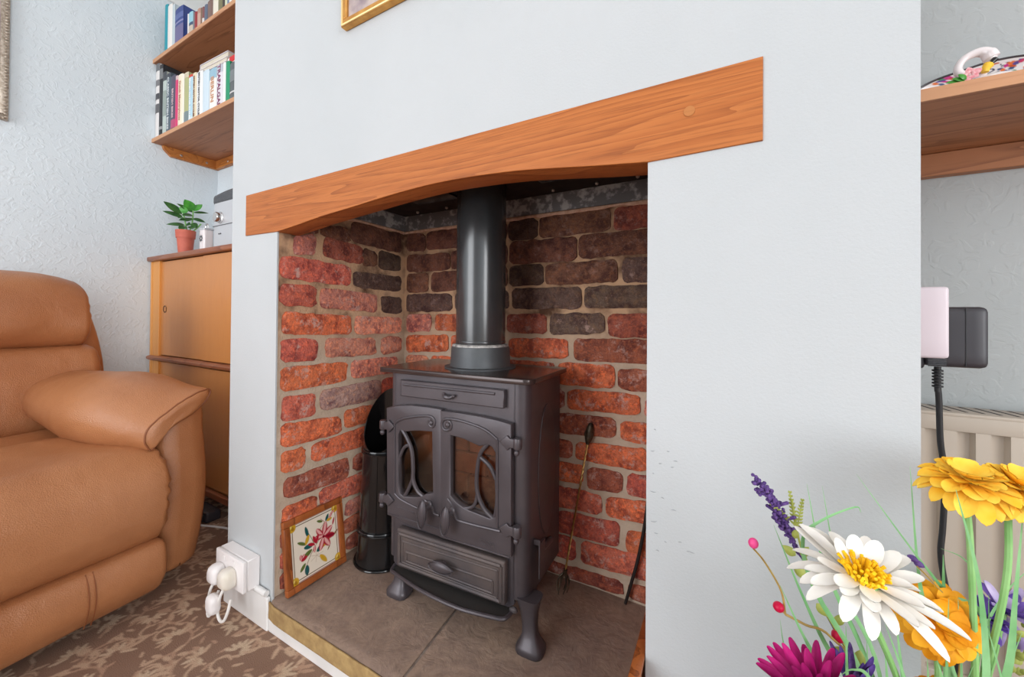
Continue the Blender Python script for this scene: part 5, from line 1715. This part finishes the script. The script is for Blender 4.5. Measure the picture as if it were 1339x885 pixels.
g = G()
for k in range(6):
    g.lathe([(.0032, -.0016), (.0056, -.001), (.0056, .001), (.0032, .0016)], 12, (.2395, .18, .7135 - k * .0042))
g.lathe([(.0032, -.03), (.0036, .006)], 12, (.2395, .18, .715))
g.obj('strain_relief', M_cable, t)
G().tube([(.2395, .18, .695), (.2415, .182, .672), (.244, .186, .62), (.2485, .19, .585), (.250, .192, .548), (.2475, .19, .50), (.245, .188, .465), (.250, .19, .425), (.262, .20, .385), (.27, .22, .30), (.275, .25, .15), (.28, .28, .05)], .0033, 10, 70).obj('cable', M_cable, t)

t = wthing('radiator', 'cream panel radiator with a slotted top under the right-hand shelf', 'radiator', (.72, .45, .13))
RX0, RX1, RY = .19, 1.25, .42
prof = []
x = RX0 + .012
n = 0
pitch = .0405
pts = [(RX0, RY)]
while x < RX1 - pitch:
    pts += [(x, RY), (x + .018, RY), (x + .0215, RY + .0115), (x + .037, RY + .0115)]
    x += pitch
pts += [(RX1, RY)]
front = [(a, b, .175) for a, b in pts]
g = G().loft([[(a, b, z) for a, b in pts] + [(RX1, RY + .016, z), (RX0, RY + .016, z)] for z in (.16, .588)])
g.obj('fluted_panel', M_radiator, t, 20)
G().box((RX0, RY - .002, .586), (RX1, RY + .016, .616), .004, 2).obj('header', M_radiator, t, 40)
G().box((RX0, RY - .002, .135), (RX1, RY + .016, .163), .004, 2).obj('header', M_radiator, t, 40)
top = G().box((RX0 - .002, RY - .003, .612), (RX1 + .002, .492, .6195), .003, 2).obj('top_grille', M_radiator, t, 40)
k = 0
x = RX0 + .010
sl = []
while x < RX1 - .03:
    G().add([(x + .012, RY + .012, .6199), (x + .016, RY + .012, .6199), (x + .004, .484, .6199), (x, .484, .6199), (x + .012, RY + .012, .6185), (x + .016, RY + .012, .6185), (x + .004, .484, .6185), (x, .484, .6185)],
            [(0, 1, 2, 3), (4, 7, 6, 5), (0, 4, 5, 1), (1, 5, 6, 2), (2, 6, 7, 3), (3, 7, 4, 0)]).obj('slot', M_slot, top, 0)
    x += .0205
G().box((RX0, .475, .16), (RX1, .488, .6), .002, 1).obj('back_panel', M_radiator, t, 40)
for x in (RX0 + .04, RX1 - .04):
    G().box((x - .01, .484, .2), (x + .01, .4995, .55)).obj('bracket', M_radiator, t, 0)

t = wthing('wall_shelf', 'brown teak shelf with a batten below it in the right alcove', 'shelf', (.78, .36, 1.05))
RS = 1.1155
G().box((BR + .001, .2265, RS - .017), (1.4, .4995, RS), .001, 1).obj('board', M_teak, t, 40)
G().box((BR + .001, .2235, RS - .0175), (1.4, .2265, RS + .0003)).obj('edging', M_teakedge, t, 0)
G().box((BR + .001, .479, 1.055), (1.4, .4995, RS - .0175), .001, 1).obj('batten', M_teak, t, 40)

# scalloped china plate propped against the wall
t = wthing('china_plate', 'scalloped painted china plate propped upright behind the swan on the shelf', 'plate', (.405, .47, RS))
PC, PR = Vector((.405, .455, RS + .061)), .132
n = 110
U, V = np.meshgrid(np.linspace(-1.12, 1.12, n), np.linspace(-1.12, 1.12, n))
def plate_col(u, v, r):
    C = np.ones(u.shape + (3,)) * np.array(lin(236, 232, 232)[:3])
    rnd = random.Random(4)
    cols = [lin(206, 70, 110), lin(230, 120, 60), lin(90, 150, 110), lin(90, 80, 150), lin(60, 90, 130), lin(200, 90, 50), lin(200, 60, 140)]
    for k in range(420):
        a, q = rnd.uniform(0, 6.28), rnd.uniform(.42, .93)
        x, y = q * math.cos(a), q * math.sin(a)
        if rnd.random() < .5:
            paint_ellipse(C, u, v, x, y, rnd.uniform(.035, .06), rnd.uniform(.025, .045), a, rnd.choice(cols), .3)
        else:
            paint_petal(C, u, v, x, y, rnd.uniform(.08, .14), .026, rnd.uniform(0, 6.28), rnd.choice(cols))
    for k in range(170):
        a, q = rnd.uniform(0, 6.28), rnd.uniform(.3, .9)
        paint_ellipse(C, u, v, q * math.cos(a), q * math.sin(a), .014, .014, 0, lin(70, 74, 92), .3)
    for k in range(8):
        a = k * PI / 4 + .3
        pts = [((.45 + .4 * s) * math.cos(a + .25 * math.sin(s * 6)), (.45 + .4 * s) * math.sin(a + .25 * math.sin(s * 6))) for s in np.linspace(0, 1, 14)]
        paint_line(C, u, v, pts, .013, lin(60, 66, 90))
    return C
nr, na = 60, 400
rr, aa = np.meshgrid(np.linspace(0.001, 1, nr), np.linspace(0, 2 * PI, na))
edge = 1 + .045 * np.abs(np.cos(aa * 4)) - .02
C = plate_col(rr * np.cos(aa), rr * np.sin(aa), rr)
C[rr > .965] = np.array(lin(60, 54, 58)[:3])
def plate_pts(P, u, v):
    r = PR * rr * edge
    lift = .016 * np.clip((rr - .55) / .45, 0, 1) ** 1.5
    out = np.zeros(rr.shape + (3,))
    tilt = R(10)
    x, z, d = r * np.cos(aa), r * np.sin(aa) * .47, -lift
    out[..., 0] = PC.x + x
    out[..., 1] = PC.y + d * math.cos(tilt) + (z + .0) * math.sin(tilt) * .5
    out[..., 2] = PC.z + PR * .0 + z * math.cos(tilt) + d * math.sin(tilt)
    return out
f_ = painted_grid('dish', M_china, (0, 0, 0), (1, 0, 0), (0, 0, 1), nr, na, C, t, plate_pts)
md = f_.modifiers.new('thickness', 'SOLIDIFY')
md.thickness = .003
md.offset = -1
# porcelain swan
t = wthing('swan_figurine', 'white porcelain swan with curled neck, pink rose and green leaf on the right shelf', 'figurine', (.325, .30, RS))
g = G()
g.tube([(.330, .305, RS + .040), (.312, .302, RS + .040), (.3025, .30, RS + .046), (.3015, .30, RS + .056), (.307, .30, RS + .066), (.3165, .30, RS + .071), (.326, .30, RS + .0715), (.3335, .30, RS + .066), (.3365, .30, RS + .059)], .0062, 14, 50, lambda s: 1.35 - .55 * math.sin(PI * min(1, s * 1.15)) + (.1 if s > .85 else 0))
body = lambda q: q
g.ball((.340, .312, RS + .018), (.040, .024, .0215), 22, 14)
g.ball((.3350, .30, RS + .060), (.0075, .0065, .0070), 12, 8)
g.obj('body', M_porcelain, t, 180)
G().tube([(.3375, .2945, RS + .0535), (.3335, .2925, RS + .0490), (.3305, .2925, RS + .0460)], .0038, 10, 10, lambda s: 1.1 - .75 * s).obj('black_beak_base', M_blackenamel, t)
G().tube([(.3305, .2925, RS + .0465), (.3275, .2915, RS + .0420), (.3265, .2915, RS + .0360)], .0050, 10, 10, lambda s: 1.2 - .4 * s).obj('yellow_bill', M_pyellow, t)
for k in range(3):
    v, f = leaf_mesh((.3045, .288 - .002 * k, RS + .026 + .001 * k), (.283 + .006 * k, .284 - .002 * k, RS + .0305 + .0030 * k), .0052, (0, -1, .6))
    G().add(v, f).obj('green_leaf', M_leafbright, t)
ros = G()
for k in range(9):
    a = k * 2.4
    r_ = .0015 + .0009 * k
    v, f = leaf_mesh((.3090 + r_ * .4 * math.cos(a), .286, RS + .0350 + r_ * .4 * math.sin(a)), (.3090 + (r_ + .004) * math.cos(a), .284, RS + .0350 + (r_ + .004) * math.sin(a)), .0042, (0, -1, 0), .001)
    ros.add(v, f)
ros.tube([(.309, .290, RS + .0), (.309, .288, RS + .033)], .003, 8)
ros.obj('pink_rose', petal_mat('china_rose', lin(244, 196, 198), lin(226, 130, 142), 260, .25), t)

# ------------------------------------------------------------------ artificial flowers in a tall vase, foreground right
VX, VY, VT = .145, -.095, .365
t = wthing('floor_vase', 'tall grey glazed floor vase holding the artificial flowers', 'vase', (VX, VY, 0))
G().lathe([(.0001, 0), (.07, 0), (.078, .01), (.088, .12), (.080, .24), (.058, .33), (.054, VT - .004), (.057, VT), (.053, VT), (.050, .33), (.07, .24), (.0001, .03)], 40, (VX, VY, 0), None, False).obj('body', M_vase, t, 40)
def stem_from(pt, via=None, seed=0):
    rnd = random.Random(seed)
    a = rnd.uniform(0, 6.28)
    foot = Vector((VX + .030 * math.cos(a), VY + .030 * math.sin(a), VT - .10))
    return [foot] + [Vector(q) for q in (via or [])] + [Vector(pt)]
def curved_petal(base, ax, nrm, L, W, droop, cup, thick=.0005, n=7, tipw=.5, m=5):
    """one petal: starts along ax, bends away from nrm by droop"""
    base, ax, nrm = Vector(base), Vector(ax).normalized(), Vector(nrm).normalized()
    sd = ax.cross(nrm).normalized()
    nrm = sd.cross(ax).normalized()
    V, F = [], []
    for top in (1, -1):
        for i in range(n + 1):
            s = math.sin(PI / 2 * i / n)
            w = W * (s ** .45) * (1 - s ** (2.2 + 4 * tipw)) ** .6 + .0004
            ang = droop * s
            c = base + ax * (L * s * math.cos(ang * .6)) - nrm * (L * s * math.sin(ang * .6))
            for k in range(m):
                u = -1 + 2 * k / (m - 1)
                V.append(c + sd * (w * u) + nrm * (cup * w * u * u + top * thick * (1 - u * u * .8)))
    o = (n + 1) * m
    for i in range(n):
        for k in range(m - 1):
            a = i * m + k
            F.append((a, a + 1, a + m + 1, a + m))
            F.append((o + a, o + a + m, o + a + m + 1, o + a + 1))
    return V, F
def basis(n):
    n = Vector(n).normalized()
    a = n.cross(Vector((0.3, 0.1, 1))).normalized()
    return n, a, n.cross(a)

# the white daisy
DC = Vector((.0865, -.1640, .5822))
t = wthing('white_daisy', 'large white artificial daisy with yellow stamens in front of the chimney breast', 'flower', tuple(Vector((VX, VY, VT - .1))), None)
N, A, B = basis((.16, -.13, 1))
rnd = random.Random(3)
for lay, (cnt, L0, dr, r0) in enumerate(((15, .045, .5, .008), (13, .040, .15, .007), (8, .028, -.2, .006))):
    for k in range(cnt):
        a = 2 * PI * (k + .5 * lay + rnd.uniform(-.25, .25)) / cnt
        d = A * math.cos(a) + B * math.sin(a)
        L = L0 * rnd.uniform(.8, 1.1)
        back = max(0, d.y + .1)
        L *= 1 - .34 * max(0, -d.y) * (d.x < .55)
        v, f = curved_petal(DC + d * r0 - N * (.003 - .002 * lay), d + N * (rnd.uniform(-.05, .2) + back * rnd.uniform(.1, .9)), N, L, rnd.uniform(.0060, .0084), dr + rnd.uniform(-.3, .45), rnd.uniform(.1, .35), tipw=.35)
        G().add(v, f).obj('petal', M_pwhite, t, 80)
g = G()
for k in range(90):
    q = math.sqrt(rnd.random()) * .0185
    a = rnd.uniform(0, 6.28)
    d = A * math.cos(a) + B * math.sin(a)
    p0 = DC + d * q * .5
    p1 = DC + d * q + N * (.0125 - q * .28 + rnd.uniform(0, .004))
    g.tube([p0, p0.lerp(p1, .5) + N * .002, p1], .00085, 5, 4, lambda s: 1 + .5 * (s > .7))
tag(g.obj('stamens', M_pcentre, t), kind='stuff')
G().lathe([(.0001, -.012), (.006, -.010), (.011, -.003), (.010, .001), (.0001, .003)], 14, mat=Matrix.Translation(DC) @ N.to_track_quat('Z', 'Y').to_matrix().to_4x4(), cap=False).obj('calyx', M_stem, t)
G().tube(stem_from(DC - N * .008, [(.125, -.125, .46)], 1), .0022, 8, 20).obj('stem', M_stem, t)

def ranunculus(label, C, nrm, radius, m, seed, group, foot_seed, via, layers=((16, 1.0, .95), (14, .86, .55), (12, .66, .15), (9, .42, -.25))):
    C = Vector(C)
    t = wthing('yellow_flower', label, 'flower', tuple(Vector((VX, VY, VT - .1))), group)
    N, A, B = basis(nrm)
    rnd = random.Random(seed)
    for lay, (cnt, sc_, dr) in enumerate(layers):
        for k in range(cnt):
            a = 2 * PI * (k + .5 * lay + rnd.uniform(-.2, .2)) / cnt
            d = A * math.cos(a) + B * math.sin(a)
            v, f = curved_petal(C + d * .003 + N * (.0025 * lay), d + N * (.10 + .16 * lay), N, radius * sc_ * rnd.uniform(.88, 1.1), radius * .27 * rnd.uniform(.85, 1.15), dr + rnd.uniform(-.12, .2), rnd.uniform(.15, .45), tipw=1.0)
            G().add(v, f).obj('petal', m, t, 80)
    G().ball(tuple(C - N * .004), (.007, .007, .006), 12, 8).obj('calyx', M_stem, t)
    G().tube(stem_from(C - N * .006, via, foot_seed), .0024, 8, 20).obj('stem', M_stem, t)
    return t
GY = 'yellow layered flowers of the arrangement'
ranunculus('topmost yellow layered flower, left of the pair in front of the radiator', (.1770, -.0690, .6395), (.05, -.22, 1), .031, M_pyellow, 21, GY, 2, [(.178, -.075, .55)])
ranunculus('yellow layered flower of the top pair nearest the right picture edge', (.2090, -.0560, .6370), (.30, -.25, 1), .031, M_pyellow, 22, GY, 3, [(.195, -.07, .53)])
ranunculus('amber yellow flower half hidden under the white daisy', (.1580, -.0720, .5190), (.15, -.75, .6), .033, M_pyellow2, 23, GY, 4, [(.155, -.08, .45)])
ranunculus('low amber yellow flower near the bottom edge among the stems', (.1570, -.0900, .4560), (.1, -.7, .6), .020, M_pyellow2, 24, GY, 5, [(.152, -.09, .42)])

# magenta dahlia at the lower edge
MC = Vector((.0575, -.1800, .4850))
t = wthing('magenta_dahlia', 'magenta pointed-petal dahlia at the bottom edge of the arrangement', 'flower', tuple(Vector((VX, VY, VT - .1))))
N, A, B = basis((-.25, -.25, .9))
rnd = random.Random(8)
for lay, (cnt, L, el) in enumerate(((13, .040, .05), (12, .038, .45), (10, .034, .95), (7, .027, 1.8))):
    for k in range(cnt):
        a = 2 * PI * (k + .5 * lay + rnd.uniform(-.15, .15)) / cnt
        d = A * math.cos(a) + B * math.sin(a)
        v, f = curved_petal(MC + d * .003, d + N * el, N, L * rnd.uniform(.85, 1.12), .0052, -.15, .8, tipw=.05)
        G().add(v, f).obj('petal', M_pmagenta, t, 80)
G().tube(stem_from(MC, [(.105, -.135, .43)], 6), .0022, 8, 16).obj('stem', M_stem, t)

# lavender spike
P = [Vector(q) for q in ((.0213, -.1102, .6246), (.0295, -.1055, .611), (.0369, -.1011, .5972), (.0435, -.097, .582), (.0499, -.0935, .5677), (.0560, -.0895, .5545))]
t = wthing('lavender_sprig', 'dark violet glittery lavender spike leaning left in the arrangement', 'flower', tuple(Vector((VX, VY, VT - .1))))
rnd = random.Random(12)
path = catmull(P, 60)
g = G()
for i, q in enumerate(path):
    s = i / 60
    rad = .0062 * (1 - s) ** .35 * (1 if s < .75 else .55) + .0010
    for k in range(5 if s < .78 else 2):
        d = Vector((rnd.uniform(-1, 1), rnd.uniform(-1, 1), rnd.uniform(-1, 1))).normalized()
        g.ball(tuple(q + d * rad * rnd.uniform(.2, 1)), rnd.uniform(.0012, .0021), 6, 4)
for k, s in enumerate((14, 22, 28, 33, 37, 41)):
    d = Vector((.8 if k % 2 else -.8, -.2, .55)).normalized()
    for j in range(7):
        g.ball(tuple(path[s] + d * (.004 + j * .0013)), .0017, 6, 4)
tag(g.obj('buds', M_plav, t), kind='stuff')
G().tube([P[-2], P[-1], Vector((.0629, -.0859, .5418)), Vector((.0792, -.0790, .4974)), Vector((.115, -.085, .42)), Vector((VX - .02, VY + .012, VT - .1))], .0014, 7, 30).obj('stem', M_plav, t)

# berry sprig: four berries on straw-coloured stems
t = wthing('berry_sprig', 'straw-stemmed sprig of pink and red berries left of the white daisy', 'berry sprig', tuple(Vector((VX, VY, VT - .1))))
J = Vector((.0438, -.1078, .5024))
E1 = Vector((.0172, -.1235, .5694)); E2 = Vector((.0381, -.1115, .5096)); E3 = Vector((.0854, -.0930, .4884))
G().tube([E1 - Vector((0, 0, .005)), Vector((.0267, -.118, .5514)), Vector((.040, -.110, .525)), J], .0009, 6, 16).obj('stem', M_tanstem, t)
G().tube([J, Vector((.060, -.103, .4955)), Vector((.080, -.098, .488)), Vector((.115, -.095, .44)), Vector((VX - .01, VY - .014, VT - .1))], .0011, 6, 24).obj('stem', M_tanstem, t)
G().tube([E2, J], .0008, 6).obj('stem', M_tanstem, t)
for c, m_, r_ in ((E1, M_pink, (.0043, .0043, .0048)), (E2, M_red, (.0047, .0047, .0046)), (E3, M_red, (.0052, .005, .0056)), (Vector((.112, -.100, .462)), M_red, (.0042, .0042, .0046))):
    G().ball(tuple(c), r_, 16, 10).obj('berry', m_, t)

# yellow-green filler sprig with buds
t = wthing('olive_bud_sprig', 'filler sprig of pale olive oval buds and feathery tips beside the lavender', 'foliage', tuple(Vector((VX, VY, VT - .1))))
main = [Vector(q) for q in ((.0492, -.100, .6090), (.0520, -.098, .590), (.0560, -.097, .568), (.0640, -.095, .545), (.075, -.094, .51), (.10, -.092, .45), (VX - .01, VY, VT - .1))]
G().tube(main, .0011, 6, 40).obj('stem', M_olive, t)
for c, d, r_ in (((.0525, -.0985, .5760), (.1, 0, 1), .0042), ((.0600, -.0965, .5605), (.5, 0, .8), .0052), ((.0475, -.099, .5590), (-.9, 0, .6), .0056), ((.0560, -.0975, .5410), (-.7, 0, .7), .0062), ((.0740, -.098, .5110), (.7, 0, -.6), .0065), ((.0850, -.1, .5080), (.4, 0, .9), .0052),
                 ((.0860, -.104, .4810), (.8, 0, -.5), .0062), ((.0980, -.104, .4820), (.1, 0, 1), .0062), ((.1010, -.1, .468), (.5, 0, -.8), .0045)):
    d = Vector(d).normalized()
    v, f = leaf_mesh(Vector(c) - d * r_ * 1.1, Vector(c) + d * r_ * 1.1, r_ * .72, (0, -1, .2), .0022, .1)
    G().add(v, f).obj('bud', M_olive, t, 70)
g = G()
rnd = random.Random(31)
for base, tip in (((.0520, -.098, .585), (.0480, -.0985, .6135)), ((.046, -.1, .588), (.0330, -.103, .600)), ((.054, -.098, .583), (.0580, -.0965, .6075))):
    base, tip = Vector(base), Vector(tip)
    for i in range(9):
        q = base.lerp(tip, i / 8)
        for s_ in (-1, 1):
            v, f = leaf_mesh(q, q + Vector((s_ * .0042 * (1 - i / 11), -.001, .0030)), .0011, (0, -1, 0), .0003, .1, 3)
            g.add(v, f)
    g.tube([base, tip], .0006, 5)
tag(g.obj('feathery_tip', M_olive, t), kind='stuff')

# violet blooms on the right, violet spikes below, small violet buds
def iris(label, C, seed, m1, m2, rad, via):
    C = Vector(C)
    t = wthing('violet_flower', label, 'flower', tuple(Vector((VX, VY, VT - .1))), 'violet ragged flowers of the arrangement')
    rnd = random.Random(seed)
    N, A, B = basis((.05, -.35, .9))
    for k in range(16):
        a = 2 * PI * k / 16 + rnd.uniform(-.2, .2)
        d = A * math.cos(a) + B * math.sin(a)
        v, f = curved_petal(C, d + N * rnd.uniform(-.3, 1.5), N, rad * rnd.uniform(.7, 1.15), rad * .20, rnd.uniform(-.3, .5), rnd.uniform(.2, .9), tipw=.3)
        G().add(v, f).obj('petal', m1 if k % 3 else m2, t, 80)
    for k in range(4):
        d = A * math.cos(k * 1.6) + B * math.sin(k * 1.6)
        v, f = curved_petal(C - N * .002, d * .5 - N * .9, -B, rad * 1.25, rad * .28, .2, .6, tipw=.8)
        G().add(v, f).obj('petal', m2, t, 80)
    G().tube(stem_from(C, via, seed), .002, 8, 16).obj('stem', M_stem, t)
iris('ragged violet and mauve bloom under the right yellow flower', (.2215, -.0120, .5080), 41, M_ppurple, M_pmauve, .026, [(.19, -.05, .44)])
iris('smaller violet bloom left of the mauve one, in front of the radiator', (.2020, -.0300, .5080), 42, M_ppurple, M_ppurple, .020, [(.18, -.06, .44)])
t = wthing('violet_spikes', 'tuft of thin violet pointed florets behind the magenta dahlia', 'flower', tuple(Vector((VX, VY, VT - .1))))
rnd = random.Random(17)
SC = Vector((.0880, -.1280, .4700))
for k in range(12):
    d = Vector((rnd.uniform(-.5, .45), rnd.uniform(-.3, .2), 1)).normalized()
    v, f = curved_petal(SC, d, (0, -1, .1), rnd.uniform(.020, .036), .0032, .1, .7, tipw=.05)
    G().add(v, f).obj('floret', M_ppurple if k % 2 else M_plav, t, 80)
G().tube(stem_from(SC, [(.115, -.115, .42)], 9), .002, 8, 14).obj('stem', M_stem, t)
t = wthing('violet_bud_sprig', 'thin straw sprig with small violet buds behind the daisy', 'foliage', tuple(Vector((VX, VY, VT - .1))))
line = [Vector(q) for q in ((.1420, -.0800, .5640), (.1560, -.0720, .5480), (.1720, -.0640, .5230), (.1740, -.0650, .48), (.16, -.08, .42), (VX, VY + .02, VT - .1))]
G().tube(line, .0007, 6, 40).obj('stem', M_tanstem, t)
for c in ((.1395, -.0810, .5700), (.1440, -.0790, .5655), (.1700, -.0660, .5030), (.1775, -.0640, .4990)):
    v, f = leaf_mesh(Vector(c) - Vector((.004, 0, -.002)), Vector(c) + Vector((.004, 0, -.002)), .0028, (0, -1, .3), .0018, .1)
    G().add(v, f).obj('bud', M_plav, t, 70)

# grass blades, each its own piece
def blade(label, pts, w=.0022, m=None):
    path = [Vector((VX + random.uniform(-.03, .03), VY + random.uniform(-.03, .03), VT - .10))] + [Vector(q) for q in pts]
    P = catmull(path, 30)
    V, F = [], []
    for i, q in enumerate(P):
        tq = (P[min(i + 1, 30)] - P[max(i - 1, 0)]).normalized()
        sd = tq.cross(Vector((.45, -.85, .1))).normalized()
        nn = sd.cross(tq)
        s = i / 30
        ww = 1.45 * w * (1 - s ** 3 * .93) * (.7 + .3 * math.sin(PI * min(1, s + .25)))
        V += [q - sd * ww, q + nn * ww * .22, q + sd * ww, q - nn * ww * .10]
    for i in range(30):
        for k in range(4):
            k2 = (k + 1) % 4
            F.append((i * 4 + k, i * 4 + k2, i * 4 + 4 + k2, i * 4 + 4 + k))
    F += [(3, 2, 1, 0), (120, 121, 122, 123)]
    o = G().add(V, F).obj('grass_blade', m or M_grass, None, 60)
    return tag(o, label, 'grass', 'artificial grass blades of the arrangement')
random.seed(77)
blade('upright grass blade just right of the lavender, first of two', [(.110, -.095, .46), (.0830, -.100, .53), (.0700, -.1052, .5686), (.0594, -.1117, .6304)], .0015)
blade('upright grass blade right of the lavender, second of two', [(.115, -.095, .46), (.0890, -.097, .53), (.0810, -.0989, .5687), (.0717, -.1048, .6284)], .0013)
blade('tall grass blade standing at the right edge of the chimney breast', [(.1625, -.0735, .4626), (.1500, -.0745, .5200), (.1443, -.0747, .5616), (.1381, -.079, .6504)], .0022)
blade('long thin grass blade leaning left across the breast wall toward its tip', [(.1921, -.0571, .5005), (.1650, -.065, .540), (.1383, -.0782, .5786), (.0964, -.1024, .6432)], .0013)
blade('grass blade arching right with its tip hooked down above the daisy', [(.105, -.105, .45), (.0640, -.118, .54), (.0549, -.1253, .5847), (.0698, -.1171, .6019), (.0953, -.1028, .6138), (.1001, -.1, .609)], .0015)
blade('broad foremost grass blade crossing the top yellow flower', [(.1700, -.1060, .44), (.1755, -.1024, .4994), (.1700, -.1062, .575), (.154, -.1159, .6475)], .0029)
blade('dark grass blade at the left below the red berry', [(.110, -.120, .43), (.0681, -.1283, .4809), (.0536, -.1368, .5073), (.0361, -.1471, .5503)], .0019)
blade('broad grass blade rising left behind the daisy to the lavender', [(.120, -.09, .42), (.0836, -.085, .4616), (.0582, -.0998, .5192), (.0340, -.1122, .5860)], .0020)
blade('broad grass blade in front of the hanging cable, pointed top', [(.170, -.075, .43), (.1660, -.0680, .48), (.1640, -.0660, .53), (.1640, -.0640, .5720)], .0036)
blade('wide pale blade at the far right of the arrangement', [(.185, -.07, .43), (.2000, -.0700, .49), (.2060, -.0660, .55), (.2130, -.0600, .6200)], .0034)
blade('grass blade slanting right below the daisy to the amber flower', [(.13, -.13, .43), (.1250, -.1350, .47), (.1180, -.1400, .50), (.1050, -.1450, .5420)], .0020)
blade('grass blade hooking left under the daisy petals', [(.12, -.13, .43), (.0980, -.1400, .4900), (.0860, -.1440, .4975), (.0760, -.1470, .4900)], .0013)
blade('thin grass blade slanting up to the right beyond the yellow pair', [(.18, -.06, .44), (.1950, -.0450, .500), (.2150, -.0300, .535), (.2350, -.0200, .5600)], .0016)
blade('thin curved blade in front of the right side of the radiator', [(.185, -.05, .46), (.1950, -.0430, .540), (.1830, -.0480, .5650), (.1650, -.0560, .5740)], .0009)
blade('short grass blade at the bottom between daisy and dahlia', [(.115, -.14, .42), (.1050, -.1450, .45), (.0960, -.1500, .48), (.0930, -.1520, .5080)], .0018)
blade('grass blade leaning right at the bottom under the amber flower', [(.15, -.11, .42), (.1560, -.1050, .45), (.1620, -.1000, .475), (.1720, -.0930, .5000)], .0020)
blade('broad grass blade low between the daisy and the right stems', [(.155, -.12, .42), (.1520, -.1200, .455), (.1480, -.1220, .485), (.1400, -.1260, .515)], .0022)
blade('bent grass blade at the bottom edge right of the dahlia', [(.110, -.150, .42), (.1000, -.1560, .455), (.1020, -.1560, .480), (.1150, -.1500, .494)], .0016)
blade('grass blade at the lower right crossing the violet bloom', [(.185, -.075, .43), (.1980, -.0650, .465), (.2050, -.0610, .49), (.2140, -.0560, .5180)], .0016)
blade('dark short grass blade under the red berry by the breast wall', [(.100, -.125, .42), (.0560, -.1180, .455), (.0430, -.1150, .475), (.0390, -.1130, .5000)], .0011)
# second filler sprig at the right edge
t = wthing('olive_bud_sprig', 'pale olive clustered filler sprig at the right picture edge', 'foliage', (VX, VY, VT - .1))
G().tube([(.2330, -.0250, .505), (.2280, -.0350, .47), (.20, -.06, .42), (VX + .02, VY, VT - .1)], .0012, 6, 24).obj('stem', M_olive, t)
rnd = random.Random(51)
for k in range(26):
    c = Vector((.2330, -.0250, .492)) + Vector((rnd.uniform(-.009, .012), rnd.uniform(-.008, .008), rnd.uniform(-.034, .018)))
    d = Vector((rnd.uniform(-1, 1), rnd.uniform(-.6, .3), rnd.uniform(.2, 1))).normalized()
    v, f = leaf_mesh(c - d * .004, c + d * .0045, .0030, (0, -1, .2), .0015, .1, 5)
    G().add(v, f).obj('bud', M_olive, t, 70)

# short blades crowding the mouth of the arrangement
rnd = random.Random(99)
SH = ['below the magenta dahlia', 'between the dahlia and the violet spikes', 'left of the daisy stem', 'in front of the violet spikes', 'right of the daisy stem', 'under the amber flower', 'at the foot of the yellow stems', 'left of the mauve bloom', 'right of the yellow stems', 'under the mauve bloom']
for i, w_ in enumerate(SH):
    bx_ = .072 + .0145 * i
    by_ = -.142 + .0085 * i + rnd.uniform(-.01, .01)
    tip = (bx_ + rnd.uniform(-.02, .022), by_ + rnd.uniform(-.008, .008), rnd.uniform(.500, .548))
    mid_ = ((bx_ * 2 + VX) / 3, (by_ * 2 + VY) / 3, .425)
    blade('short grass blade low in the arrangement, ' + w_, [mid_, (bx_ * .7 + tip[0] * .3, by_, .465), tip], rnd.uniform(.0016, .0026))
